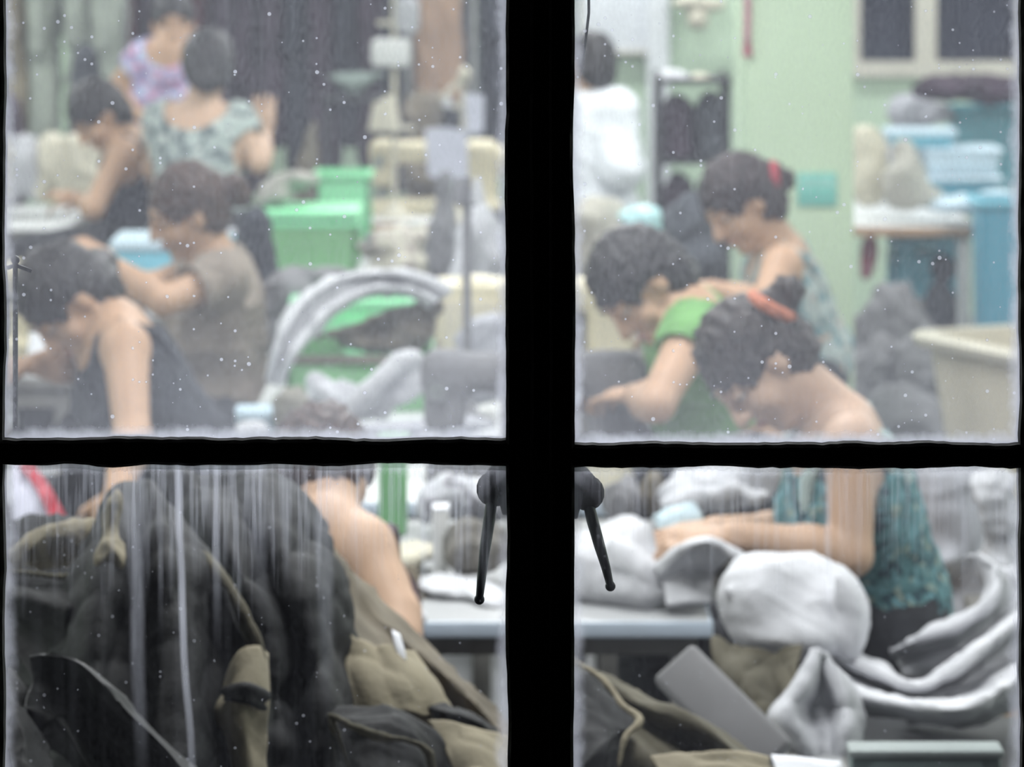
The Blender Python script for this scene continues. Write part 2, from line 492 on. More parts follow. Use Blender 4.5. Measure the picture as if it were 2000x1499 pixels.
m_steel = mat('black_painted_steel', (0.011, 0.011, 0.010), 0.7, 0.3, 14.0, 0.6, 45, color2=(0.022, 0.020, 0.015), spec=0.2)
rng = np.random.RandomState(5)
def bar(name, parent, px0, py0, px1, py1, y0, y1, m, jit=0.0011, seed=0):
    """a steel bar with lumpy old paint along its edges"""
    r = np.random.RandomState(seed + int(abs(px0) * 7 + abs(py0) * 3))
    x0, x1, z0, z1 = gx(px0), gx(px1), gz(py1), gz(py0)
    vert = (z1 - z0) > (x1 - x0); n = 64
    t = np.linspace(0, 1, n)
    def lump():
        a = np.convolve(r.normal(size=n + 4), np.ones(5) / 5, 'valid'); return a * jit * 1.6
    rows = []
    e0, e1 = lump(), lump()
    b = min(.003, (x1 - x0) / 4, (z1 - z0) / 4)
    for i in range(n):
        if vert:
            a0, a1, w = x0 + e0[i], x1 + e1[i], z0 + (z1 - z0) * t[i]
            ring = [(a0, y0 + b, w), (a0 + b, y0, w), (a1 - b, y0, w), (a1, y0 + b, w), (a1, y1 - b, w), (a1 - b, y1, w), (a0 + b, y1, w), (a0, y1 - b, w)]
        else:
            a0, a1, w = z0 + e0[i], z1 + e1[i], x0 + (x1 - x0) * t[i]
            ring = [(w, y0 + b, a0), (w, y0, a0 + b), (w, y0, a1 - b), (w, y0 + b, a1), (w, y1 - b, a1), (w, y1, a1 - b), (w, y1, a0 + b), (w, y1 - b, a0)]
        rows.append(ring)
    v = np.array(rows).reshape(-1, 3); q = []
    for i in range(n - 1):
        for k in range(8): q.append((i * 8 + k, i * 8 + (k + 1) % 8, (i + 1) * 8 + (k + 1) % 8, (i + 1) * 8 + k))
    q += [(0, 1, 2, 3), (0, 3, 4, 7), (4, 5, 6, 7)]; o = (n - 1) * 8; q += [(o + 3, o + 2, o + 1, o), (o + 7, o + 4, o + 3, o), (o + 7, o + 6, o + 5, o + 4)]
    me = np_mesh(name, v, q)
    bm = bmesh.new(); bm.from_mesh(me); bmesh.ops.recalc_face_normals(bm, faces=bm.faces); bm.to_mesh(me); bm.free()
    me.polygons.foreach_set('use_smooth', np.ones(len(me.polygons), bool)); me.set_sharp_from_angle(angle=math.radians(35))
    return link(name, me, m, parent)

m_clear = bpy.data.materials.new('clear_glass'); m_clear.use_nodes = True
_n = m_clear.node_tree; _n.nodes.remove(_n.nodes['Principled BSDF'])
_t = _n.nodes.new('ShaderNodeBsdfTransparent'); _g = _n.nodes.new('ShaderNodeBsdfGlossy'); _g.inputs['Roughness'].default_value = .05
_m = _n.nodes.new('ShaderNodeMixShader'); _m.inputs[0].default_value = .03
_n.links.new(_t.outputs[0], _m.inputs[1]); _n.links.new(_g.outputs[0], _m.inputs[2]); _n.links.new(_m.outputs[0], _n.nodes['Material Output'].inputs['Surface'])
def pane(parent, px0, py0, px1, py1, **kw):
    x0, x1, z0, z1 = gx(px0), gx(px1), gz(py1), gz(py0)
    hx, hz = (x1 - x0) / 2, (z1 - z0) / 2
    m = glass_mat('dusty_glass_%d_%d' % (px0, py0), hx, hz, **kw)
    o = MB().box((0, 0, 0), (2 * hx + .012, .004, 2 * hz + .012)).build('pane', m, parent, (x0 + hx, GY + .002, z0 + hz), smooth=False)
    o.data.materials.append(m_clear)          # the film lies on the inner face
    for f in o.data.polygons: f.material_index = 0 if f.normal.y > .5 else 1
    return o

w1 = tag(empty('window_1', (0, 0, 0)), 'left steel casement with dusty panes', None, kind='structure')
w2 = tag(empty('window_2', (0, 0, 0)), 'right steel casement with dusty panes', None, kind='structure')
TOP, BOT = -340, 1740
# left casement
bar('stile', w1, -80, TOP, 9, BOT, GY - .018, GY + .022, m_steel)
bar('stile', w1, 989, TOP, 1040, BOT, GY - .018, GY + .022, m_steel)
bar('glazing_bar', w1, 2, 856, 995, 905, GY - .016, GY + .018, m_steel)
bar('rail', w1, -10, TOP, 1000, TOP + 60, GY - .018, GY + .022, m_steel)
bar('rail', w1, -10, BOT - 60, 1000, BOT, GY - .018, GY + .022, m_steel)
# meeting mullion, kept with the left casement
bar('mullion', w1, 1035, TOP, 1078, BOT, GY - .026, GY + .030, m_steel, .0005)
# right casement
bar('stile', w2, 1073, TOP, 1121, BOT, GY - .018, GY + .022, m_steel)
bar('stile', w2, 1991, TOP, 2085, BOT, GY - .018, GY + .022, m_steel)
bar('glazing_bar', w2, 1115, 866, 1998, 909, GY - .016, GY + .018, m_steel)
bar('rail', w2, 1115, TOP, 2000, TOP + 60, GY - .018, GY + .022, m_steel)
bar('rail', w2, 1115, BOT - 60, 2000, BOT, GY - .018, GY + .022, m_steel)

pane(w1, 9, TOP + 60, 989, 856, base=0.165, cloud=0.09, streak=0.05, top_drip=0, bottom_band=0.065, specks=0.50, edge=0.60)
pane(w1, 9, 905, 989, BOT - 60, base=0.008, cloud=0.012, streak=0.02, top_drip=0.24, bottom_band=0, specks=0.10, edge=0.45,
     long_drips=((-0.118, .010, .20, .34, .02), (-0.078, .0055, .38, .40, .05), (-0.040, .006, .16, .20, .02), (0.003, .009, .10, .16, .02),
                 (0.030, .007, .10, .14, .0), (0.066, .011, .12, .26, .02), (-0.095, .004, .14, .18, .02), (0.10, .006, .08, .12, 0)))
pane(w2, 1121, TOP + 60, 1991, 866, base=0.145, cloud=0.08, streak=0.03, top_drip=0, bottom_band=0.08, specks=0.42, edge=0.60)
pane(w2, 1121, 909, 1991, BOT - 60, base=0.02, cloud=0.02, streak=0.01, top_drip=0.13, bottom_band=0, specks=0.06, edge=0.45,
     long_drips=((0.031, .006, .16, .20, .005),))

# handles of the two casements
m_lever = mat('worn_grey_lever', (0.055, 0.060, 0.066), 0.45, 0.3, 30.0, 0.3, 80, metal=0.4)
def handle(parent, boss, lever, s):
    h = empty('handle', (0, 0, 0)); h.parent = parent
    hy = GY + .034
    def g(p, dy=0): return V(gx(p[0]), hy + dy, gz(p[1]))
    c = g(boss)
    mb = MB()
    root = g((1055 - s * 62, boss[1] - 18))
    mb.tube([root, (root + c) / 2 + V(0, 0, .002), c], [.024, .019, .0165], 14)
    mb.ball(c, .0175)
    mb.tube([root + V(0, 0, .034), root, root - V(0, 0, .034)], [.006, .0155, .006], 12)
    mb.build('pivot_boss', m_steel, h)
    mb = MB(); pts = [g(p, -.004 - .012 * i / 4) for i, p in enumerate(lever)]
    mb.tube(pts, [.0075, .0085, .0078, .0066, .0052], 12, flat=.7); mb.ball(pts[-1], .0052)
    mb.build('lever', m_lever, h)
handle(w1, (964, 966), ((962, 972), (956, 1020), (947, 1080), (941, 1130), (936, 1178)), 1)
handle(w2, (1148, 974), ((1147, 980), (1158, 1025), (1172, 1075), (1184, 1115), (1193, 1152)), -1)

# thin stay rod at the left edge and a loose wire by the mullion
mb = MB(); p = [W(30, y, 4.05) for y in (505, 600, 720, 850)]
mb.tube(p, .0026, 8); mb.tube([W(14, 524, 4.05), W(30, 518, 4.05), W(44, 523, 4.05), W(62, 530, 4.05)], .0022, 8); mb.ball(W(30, 508, 4.05), .0045)
mb.build('stay_rod', m_lever, w1)
wp = [W(*a) for a in ((1143, -60, 4.04), (1150, 0, 4.04), (1150, 25, 4.04), (1146, 60, 4.035), (1142, 90, 4.03), (1138, 118, 4.03), (1133, 127, 4.03), (1128, 122, 4.03))]
wv = MB().tube([p - wp[-1] for p in wp], .0014, 8)
tag(wv.build('wire', mat('black_cable', (0.03, 0.035, 0.035), 0.5), None, wp[-1]), 'thin black wire dangling beside the window mullion', 'wire')

# ------------------------------------------------------------------ ceiling lamps
m_fit = mat('lamp_housing_white', (0.8, 0.8, 0.8), 0.5)
m_tube = glow_mat('fluorescent_tube', (0.95, 1.0, 0.97), 4.0)
def lamp_fixture(x, y, i):
    t = empty('ceiling_lamp', (x, y, ZC - .42), 0, 'white twin tube ceiling lamp out of view above the tables', 'lamp', 'fluorescent lamps in rows')
    MB().box((0, 0, .03), (1.25, .16, .05), bev=.008).build('housing', m_fit, t)
    for s in (-1, 1):
        MB().tube([(-.6, s * .045, -.012), (.6, s * .045, -.012)], .013, 10).build('tube', m_tube, t)
        MB().tube([(s * .5, 0, .05), (s * .5, 0, .42)], .004, 6).build('suspension_rod', m_fit, t)
    ld = bpy.data.lights.new('lamp_light', 'AREA'); ld.shape = 'RECTANGLE'; ld.size = 1.2; ld.size_y = .14
    ld.energy = LAMP_W; ld.color = (0.98, 0.99, 1.0)
    lo = bpy.data.objects.new('lamp_light', ld); col.objects.link(lo); lo.parent = t; lo.location = (0, 0, -.03)
for i, y in enumerate(LAMP_ROWS):
    for x in LAMP_COLS: lamp_fixture(x, y, i)
# ------------------------------------------------------------------ people
m_hair = mat('black_hair', (0.022, 0.019, 0.020), 0.45, 0.3, 60.0, 0.5, 120)
m_hair_b = mat('dark_brown_hair', (0.085, 0.046, 0.034), 0.5, 0.35, 50.0, 0.5, 120)
m_eye = mat('eye_white', (0.5, 0.47, 0.44), 0.3)
m_iris = mat('dark_iris', (0.02, 0.012, 0.01), 0.2)
m_lip = mat('lip', (0.42, 0.17, 0.14), 0.5)
m_skin = mat('skin', (0.49, 0.31, 0.20), 0.55, 0.05, 14.0, sss=0.15)
m_skin2 = mat('fair_skin', (0.55, 0.37, 0.26), 0.55, 0.05, 14.0, sss=0.15)
m_dark_trousers = mat('dark_trousers', (0.035, 0.037, 0.045), 0.85, 0.2, 20.0)
m_shoe = mat('dark_shoe', (0.03, 0.03, 0.03), 0.6)

def lrp(a, b, t): return a + (b - a) * t

def hand_prims(f, wr, hd, pn, side, curl=0.5, sz=1.0):
    """palm, four fingers of unequal length bent at two knuckles, and a thumb that leaves the side of the palm"""
    hd = unit(hd); pn = unit(pn - hd * (pn @ hd)); sd = np.cross(hd, pn) * side
    f.ell(wr + hd * .045 * sz, (.038 * sz, .052 * sz, .017 * sz), rot_axes((sd, hd, pn)), k=.012)
    for i, (o, ln) in enumerate(((.031, .066), (.011, .075), (-.010, .070), (-.030, .055))):
        b = wr + hd * .082 * sz + sd * o * sz
        d1 = unit(hd * math.cos(curl * .5) - pn * math.sin(curl * .5) + sd * o * 2.2)
        d2 = unit(hd * math.cos(curl * 1.6) - pn * math.sin(curl * 1.6) + sd * o * 2.0)
        m_ = b + d1 * ln * .52 * sz; e = m_ + d2 * ln * .55 * sz
        f.cap(b - hd * .02, m_, .0088, .0080, k=.003); f.cap(m_, e, .0080, .0065, k=.003)
    b = wr + hd * .025 * sz + sd * .030 * sz
    m_ = b + unit(sd * .75 + hd * .65 - pn * .25) * .042 * sz; e = m_ + unit(hd * .9 + sd * .15 - pn * .35) * .034 * sz
    f.cap(b, m_, .0125, .0100, k=.006); f.cap(m_, e, .0100, .0075, k=.004)

def person(name_label, head, fwd, up, sh, el, wr, hands, pel, legdir, stand=False, skin=None, top=None, trousers=None,
           hair=None, knees=None, hs=1.0, h=.0075, curl=(.6, .6), lean=None, back=0.0):
    """one clothed figure; every joint is given in room coordinates. sh / el / wr: (left, right)"""
    skin = skin or m_skin; trousers = trousers or m_dark_trousers
    head = np.asarray(head, float); fwd = unit(fwd); up = unit(np.asarray(up, float) - fwd * (np.asarray(up, float) @ fwd)); rt = np.cross(fwd, up)
    HR = rot_axes((rt, fwd, up))
    sh = [np.asarray(p, float) for p in sh]; el = [np.asarray(p, float) for p in el]; wr = [np.asarray(p, float) for p in wr]; pel = np.asarray(pel, float)
    ms = (sh[0] + sh[1]) / 2; ac = unit(sh[1] - sh[0]); s = unit(ms - pel); ac = unit(ac - s * (ac @ s)); tf = np.cross(s, ac)   # torso: across, spine, front
    legdir = unit(legdir); la = unit(np.cross(V(0, 0, 1), -legdir))
    if la @ ac < 0: la = -la
    hips = [pel - la * .085 - V(0, 0, .02), pel + la * .085 - V(0, 0, .02)]
    if knees is None:
        if stand: knees = [hips[i] + V(0, 0, -pel[2] * .50) + legdir * .03 for i in (0, 1)]
        else: knees = [hips[i] + legdir * .40 + V(0, 0, -.03) + la * (.03 if i else -.03) for i in (0, 1)]
    ank = [V(k[0], k[1], .085) - (legdir * .02 if stand else legdir * .04) for k in knees]
    toes = [a + legdir * .15 + V(0, 0, -.045) for a in ank]
    root_loc = V(pel[0], pel[1], 0.0)
    pts = np.array([head] + sh + el + wr + [pel] + hips + list(knees) + ank + toes + [wr[0] + unit(hands[0][0]) * .2, wr[1] + unit(hands[1][0]) * .2])
    lo, hi = pts.min(0) - .17, pts.max(0) + .17
    lo[2] = max(lo[2], -.01)
    f = Field(lo, hi, h)
    # head and face
    HS = hs
    def hp(r, a, u): return head + (rt * r + fwd * a + up * u) * HS
    f.ell(hp(0, -.012, .022), V(.073, .092, .092) * HS, HR, k=.02)
    f.ell(hp(0, .022, -.045), V(.055, .062, .066) * HS, HR, k=.03)
    f.ell(hp(0, .058, -.098), V(.024, .022, .018) * HS, HR, k=.025)
    for q in (-1, 1):
        f.ell(hp(q * .040, .055, -.035), V(.024, .022, .024) * HS, HR, k=.02)
        f.ell(hp(q * .031, .088, .012), V(.017, .013, .012) * HS, HR, k=.012, sub=True)
        f.cap(hp(q * .012, .083, .030), hp(q * .048, .070, .027), .008, .006, k=.014)
        f.ell(hp(q * .076, -.008, -.008), V(.010, .019, .030) * HS, HR, k=.008)
    f.cap(hp(0, .086, .014), hp(0, .106, -.028), .008 * HS, .0125 * HS, k=.012)
    f.ell(hp(-.011, .094, -.031), V(.010, .010, .008) * HS, HR, k=.008); f.ell(hp(.011, .094, -.031), V(.010, .010, .008) * HS, HR, k=.008)
    f.ell(hp(0, .080, -.062), V(.022, .010, .011) * HS, HR, k=.010)
    nb = ms + s * .035 - tf * .012
    f.cap(hp(0, -.025, -.05), nb, .050 * HS, .056, k=.03)
    # trunk
    TR = rot_axes((ac, tf, s))
    def trunk(g, e=0.0, sho=True):
        g.ell(ms - s * .13 - tf * .008, V(.148, .098, .175) + e, TR, k=.05)
        g.ell(ms - s * .07 + tf * .0, V(.158, .085, .10) + e, TR, k=.05)
        g.cap(ms - s * .20 - tf * .015 * (1 - back), lrp(ms, pel, .8) - tf * back, .105 + e, .115 + e, k=.06)
        g.ell(pel + s * .02, V(.168, .122, .125) + e, TR, k=.05)
        for q in (-1, 1): g.ell(ms - s * .155 + ac * q * .068 + tf * .072, V(.062, .056, .062) + e, TR, k=.04)
        if sho:
            for i in (0, 1): g.cap(nb - s * .02, sh[i] - s * .0, .046 + e, .052 + e, k=.035)
    trunk(f)
    for i in (0, 1):
        f.cap(sh[i], el[i], .049, .038, k=.025); f.cap(el[i], lrp(el[i], wr[i], .35), .038, .040, k=.015); f.cap(lrp(el[i], wr[i], .35), wr[i], .040, .026, k=.02)
        hand_prims(f, wr[i], np.asarray(hands[i][0], float), np.asarray(hands[i][1], float), 1 if i == 0 else -1, curl[i])
    def legs(g, e=0.0, foot=True):
        for i in (0, 1):
            g.cap(hips[i], knees[i], .082 + e, .057 + e, k=.04)
            g.cap(knees[i], lrp(knees[i], ank[i], .35), .055 + e, .055 + e, k=.02); g.cap(lrp(knees[i], ank[i], .35), ank[i], .055 + e, .036 + e, k=.03)
            if foot: g.cap(ank[i] - V(0, 0, .045), toes[i], .034, .030, k=.02)
    legs(f)
    root = empty('person', root_loc, 0, name_label, 'person')
    link('body', f.mesh('body', root_loc), skin, root)
    del f
    # trousers
    g = Field(lo, hi, h * 1.25)
    legs(g, .026, False); g.ell(pel + s * .02, V(.168, .122, .125) + .020, TR, k=.05)
    g.cut(pel + V(0, 0, .11), V(0, 0, 1))
    for i in (0, 1): g.ell(ank[i] - V(0, 0, .06), .072, k=0, sub=True)
    link('trousers', g.mesh('trousers', root_loc, lambda p: folds(p, .004, 40, 3)), trousers, root)
    # shoes
    for i in (0, 1):
        mbx = MB().tube([ank[i] - V(0, 0, .052) - legdir * .045 - root_loc, ank[i] - V(0, 0, .047) + legdir * .05 - root_loc, toes[i] + legdir * .035 - root_loc], [.036, .038, .026], 12)
        mbx.build('shoe', m_shoe, root)
    # top
    T = top
    g = Field(lo, hi, h)
    e = T.get('loose', .012)
    kind = T.get('kind', 'tee')
    trunk(g, e, kind != 'tank')
    if kind != 'tank':
        sl = T.get('sleeve', .5)
        for i in (0, 1):
            g.cap(sh[i], lrp(sh[i], el[i], min(sl, 1.0)), .049 + e, .046 + e + T.get('flare', .008), k=.03)
            if sl > 1: g.cap(el[i], lrp(el[i], wr[i], sl - 1), .044 + e, .034 + e, k=.02)
        for i in (0, 1):
            if sl <= 1:
                ad = unit(el[i] - sh[i]); pc = lrp(sh[i], el[i], sl)
                g.ell(pc + ad * .075, (.062 + e + .012,) * 2 + (.075,), rot_axes((np.cross(ad, tf), np.cross(ad, np.cross(ad, tf)), ad)), k=0, sub=True)
        nk = T.get('neck', .075)
        g.ell(nb + s * .02 + tf * .035 - tf * T.get('neck_back', 0), (nk, nk, nk * .95), TR, k=.004, sub=True)
    else:
        # scooped tank: cut the armholes and the neck, then lay the straps over the shoulders
        for i in (0, 1):
            q = -1 if i == 0 else 1
            g.ell(sh[i] + ac * q * .035 + s * .02, (.085, .13, .13), TR, k=.004, sub=True)
        g.ell(ms + s * .045 + tf * .06, (.075, .08, .095), TR, k=.004, sub=True)
        g.ell(ms + s * .06 - tf * .06, (.075, .08, .085), TR, k=.004, sub=True)
    g.cut(pel - s * T.get('hem', .03), -s)
    link('top', g.mesh('top', root_loc, lambda p: folds(p, T.get('fold', .004), 34, 7, s + ac * .6)), T['mat'], root)
    if kind == 'tank':
        for q in (-1, 1):
            a = ac * q * .088
            pp = [ms - s * .12 + a * .9 + tf * .097, ms - s * .03 + a + tf * .083, ms + s * .042 + a * 1.05 + tf * .035, ms + s * .060 + a * 1.05 - tf * .012, ms + s * .01 + a - tf * .075, ms - s * .08 + a * .9 - tf * .100]
            MB().tube([p_ - root_loc for p_ in pp], [.013, .016, .017, .017, .016, .013], 8).build('shoulder_strap', T.get('strap', T['mat']), root)
    # hair
    hr = hair or {}
    ext = [np.asarray(p[0], float) for p in hr.get('extra', [])]
    hpts = np.array([head] + ext)
    g = Field(hpts.min(0) - .2, hpts.max(0) + .2, h * .85)
    vol = hr.get('vol', .010)
    g.ell(hp(0, -.018, .026), (V(.076, .094, .094) + vol) * HS, HR, k=.01)
    g.ell(hp(0, -.055, -.035), (V(.062, .045, .055) + vol) * HS, HR, k=.03)
    if hr.get('long'): g.ell(hp(0, -.05, -.09), (V(.075, .05, .09) + vol) * HS, HR, k=.03)
    fr = hr.get('fringe', 0.0)
    g.ell(hp(0, .092, -.045 - fr), V(.072, .085, .088) * HS, HR, k=.012, sub=True)
    for q in (-1, 1): g.ell(hp(q * .088, .026, -.045), V(.036, .048, .056) * HS, HR, k=.01, sub=True)
    g.ell(hp(0, .02, -.135), V(.10, .085, .085) * HS, HR, k=.01, sub=True)
    for p in hr.get('extra', []): pass
    ch = hr.get('extra', [])
    for i in range(len(ch)):
        g.ell(ch[i][0], ch[i][1], k=.015)
        if i and len(ch[i]) < 3: g.cap(ch[i - 1][0], ch[i][0], ch[i - 1][1] * .8, ch[i][1] * .8, k=.015)
    link('hair', g.mesh('hair', root_loc, lambda p: folds(p, .0035, 110, 11, fwd)), hr.get('mat', m_hair), root)
    if 'tie' in hr:
        c, ax, r, tm = hr['tie']; ax = Vector(tuple(unit(ax))); R = ax.to_track_quat('Z', 'Y').to_matrix()
        prof = [(r + .011 * math.cos(t), .013 * math.sin(t)) for t in np.linspace(0, 2 * math.pi, 9)]
        MB().lathe(np.asarray(c) - root_loc, prof, 18, R).build('hair_tie', tm, root)
    # eyes, brows, mouth
    Rm = Matrix([[rt[i], fwd[i], up[i]] for i in range(3)])
    for q in (-1, 1):
        ec = hp(q * .031, .073, .010)
        eo = MB().ball(ec - root_loc, .0120 * HS).build('eye', m_eye, root)
        MB().ball(ec + up * .0045 * HS + fwd * .0008 - root_loc, .0128 * HS).build('eyelid', skin, root)
        MB().ball(ec + unit(fwd - up * .55) * .0075 * HS - root_loc, .0066 * HS).build('iris', m_iris, eo)
        MB().tube([hp(q * .014, .090, .033) - root_loc, hp(q * .034, .088, .038) - root_loc, hp(q * .052, .072, .032) - root_loc], [.0030, .0036, .0018], 8).build('eyebrow', m_hair, root)
    MB().tube([hp(-.022, .083, -.063) - root_loc, hp(-.009, .090, -.060) - root_loc, hp(.009, .090, -.060) - root_loc, hp(.022, .083, -.063) - root_loc], [.002, .0055, .0055, .002], 8).build('lips', m_lip, root)
    return root

def stool(x, y, z, label, wood):
    t = empty('stool', (x, y, 0), .3, label, 'stool')
    MB().box((0, 0, z - .015), (.30, .27, .03), bev=.006).build('seat', wood, t)
    for a in (-1, 1):
        for b in (-1, 1): MB().tube([(a * .11, b * .10, z - .03), (a * .14, b * .125, 0)], .014, 8).build('leg', wood, t)
        MB().tube([(a * .128, -.115, .16), (a * .128, .115, .16)], .009, 8).build('stretcher', wood, t)
    return t
m_orange = mat('orange_scrunchie', (0.62, 0.22, 0.13), 0.8, 0.2, 60)
m_red = mat('red_scrunchie', (0.40, 0.05, 0.07), 0.8, 0.2, 60)
m_stool = mat('brown_stool_wood', (0.30, 0.19, 0.10), 0.6, 0.2, 12)
UPZ = V(0, 0, 1)

# 1 woman bent over the white cloth, front right
hd = W(1478, 715, 7.55)
person('woman with an orange hair tie and teal sleeveless top bent over white cloth', hd, (-.50, -.34, -.80), (-.84, -.12, .52),
       (W(1662, 868, 7.42), W(1612, 850, 7.72)), (W(1662, 1085, 7.36), W(1560, 1050, 7.80)), (W(1428, 1046, 7.34), W(1395, 1035, 7.66)),
       (((-1, .1, -.05), (0, -.2, 1)), ((-1, -.1, -.1), (0, -.2, 1))), W(1712, 1238, 7.66), (-1, 0, 0), skin=m_skin2,
       top=dict(kind='tank', mat=print_mat('teal_mottled_cloth', (0.10, 0.22, 0.24), (((0.03, 0.07, 0.09), .50), ((0.30, 0.36, 0.30), .60), ((0.16, 0.34, 0.38), .56)), 30), strap=mat('pale_teal_strap', (0.55, 0.68, 0.66), .8), loose=.012, hem=.06),
       hair=dict(mat=mat('warm_dark_hair', (0.045, 0.032, 0.030), 0.5, 0.35, 50, 0.5, 120), vol=.014, extra=[(W(1512, 606, 7.56), .040), (W(1536, 572, 7.56), .034)], tie=(W(1506, 600, 7.54), (.5, 0, .9), .040, m_orange)), back=.03)
stool(W(1725, 0, 7.66)[0], 7.66, .45, 'wooden stool under the woman in the teal top', m_stool)

# 2 woman in the green tee
hd = W(1252, 562, 8.75)
person('woman in a bright green tee bent low over her machine', hd, (-.52, -.36, -.76), (-.80, -.10, .58),
       (W(1352, 655, 8.60), W(1330, 610, 8.92)), (W(1282, 790, 8.44), W(1262, 765, 8.86)), (W(1240, 772, 8.66), W(1235, 755, 8.84)),
       (((-.55, .75, -.1), (0, -.2, 1)), ((-.6, .5, -.1), (0, -.2, 1))), W(1420, 900, 8.86), (-1, 0, 0),
       top=dict(kind='tee', mat=mat('green_tee', (0.16, 0.36, 0.12), 0.85, 0.12, 20), sleeve=.22, loose=.012, neck=.07, hem=-.12),
       hair=dict(mat=m_hair, vol=.017, extra=[(W(1318, 545, 8.80), .055)]), back=.03)
stool(W(1430, 0, 8.86)[0], 8.86, .45, 'wooden stool under the woman in green', m_stool)

# 3 woman with the red hair tie by the pillar
hd = W(1446, 400, 10.7)
person('woman with a red hair tie working in front of the green pillar', hd, (-.70, -.40, -.56), (-.55, -.08, .82),
       (W(1528, 522, 10.58), W(1512, 500, 10.92)), (W(1488, 600, 10.46), W(1455, 590, 10.9)), (W(1392, 566, 10.46), W(1385, 570, 10.80)),
       (((-1, .1, .1), (0, -.2, 1)), ((-1, 0, 0), (0, -.2, 1))), W(1555, 735, 10.8), (-1, 0, 0),
       top=dict(kind='tank', mat=print_mat('grey_teal_cloth', (0.36, 0.42, 0.40), (((0.12, 0.24, 0.26), .52), ((0.45, 0.30, 0.22), .62)), 26), loose=.014),
       hair=dict(mat=mat('reddish_black_hair', (0.040, 0.024, 0.026), 0.5, 0.35, 50, 0.5, 120), vol=.018, extra=[(W(1500, 350, 10.74), .050), (W(1530, 352, 10.74), .034)], tie=(W(1512, 352, 10.72), (1, 0, .1), .042, m_red)), back=.03)
stool(W(1560, 0, 10.8)[0], 10.8, .45, 'wooden stool beside the green pillar', m_stool)

# 4 woman in the black vest, front left
hd = W(132, 592, 8.9)
person('woman in a black vest leaning down at the left edge of the window', hd, (-.46, -.34, -.82), (-.60, -.1, .62),
       (W(244, 680, 8.72), W(205, 650, 9.06)), (W(258, 850, 8.55), W(140, 712, 9.0)), (W(228, 965, 8.35), W(70, 712, 8.95)),
       (((-.25, -.2, -.9), (-.2, -.95, .2)), ((-1, 0, -.1), (0, -.2, 1))), W(335, 960, 8.98), (-1, 0, 0), skin=m_skin,
       top=dict(kind='tank', mat=mat('black_vest', (0.030, 0.034, 0.045), 0.85, 0.2, 20), loose=.014, hem=.06),
       hair=dict(mat=m_hair, vol=.016, extra=[(W(188, 535, 8.98), .055), (W(198, 512, 9.0), .032)]), back=.05)
stool(W(340, 0, 8.98)[0], 8.98, .45, 'wooden stool under the woman in the black vest', m_stool)

# 5 woman in the taupe tee
hd = W(362, 412, 10.7)
person('woman in a taupe tee with a brown ponytail seen in profile', hd, (-.84, -.28, -.40), (.36, 0, .90),
       (W(428, 548, 10.56), W(408, 520, 10.9)), (W(318, 590, 10.44), W(300, 560, 10.9)), (W(226, 522, 10.5), W(215, 560, 10.8)),
       (((-.78, .1, .62), (.5, -.3, .8)), ((-1, 0, .1), (0, -.2, 1))), W(455, 835, 10.75), (-1, 0, 0),
       top=dict(kind='tee', mat=mat('taupe_tee', (0.27, 0.23, 0.19), 0.9, 0.12, 16), sleeve=.40, loose=.018, neck=.075, hem=.05, fold=.006),
       hair=dict(mat=m_hair_b, vol=.012, extra=[(W(425, 372, 10.72), .040), (W(455, 370, 10.72), .044), (W(478, 388, 10.72), .022)], tie=(W(418, 376, 10.72), (1, 0, 0), .034, m_red)), back=.03)
stool(W(458, 0, 10.75)[0], 10.75, .45, 'wooden stool under the woman in taupe', m_stool)

# 6 woman in a dark vest further back
hd = W(192, 228, 14.3)
person('woman in a navy vest sewing behind the row, second from the back left', hd, (-.62, -.38, -.62), (-.55, -.08, .82),
       (W(238, 300, 14.2), W(262, 282, 14.5)), (W(182, 408, 14.05), W(205, 390, 14.5)), (W(168, 392, 14.25), W(172, 392, 14.45)),
       (((-1, 0, .3), (0, -.2, 1)), ((-1, 0, 0), (0, -.2, 1))), W(272, 478, 14.4), (-1, 0, 0), h=.009,
       top=dict(kind='tank', mat=mat('navy_vest', (0.030, 0.036, 0.052), 0.85, 0.2, 20), loose=.014),
       hair=dict(mat=m_hair, vol=.016, extra=[(W(228, 230, 14.35), .055)]), back=.02)
stool(W(275, 0, 14.4)[0], 14.4, .45, 'wooden stool under the woman in the navy vest', m_stool)

# 7 woman seen from behind in a grey mottled top
hd = W(405, 132, 14.0)
person('woman seen from behind in a grey mottled scoop back top, hand raised', hd, (-.12, .92, -.34), (0, .3, .95),
       (W(318, 232, 14.0), W(462, 236, 13.95)), (W(300, 330, 14.1), W(506, 318, 13.9)), (W(330, 385, 14.3), W(516, 262, 14.1)),
       (((.1, 1, 0), (0, 0, 1)), ((0, .15, 1), (0, -1, .1))), W(392, 470, 13.9), (0, 1, 0), h=.009, skin=m_skin2,
       top=dict(kind='tee', mat=print_mat('grey_mottled_cloth', (0.36, 0.42, 0.40), (((0.10, 0.13, 0.14), .52), ((0.55, 0.58, 0.54), .60)), 22), sleeve=.30, loose=.014, neck=.112, neck_back=.085),
       hair=dict(mat=m_hair, vol=.016, extra=[(W(402, 158, 13.9), .045)]))
stool(W(392, 0, 13.9)[0], 13.9, .45, 'wooden stool under the woman in the grey mottled top', m_stool)

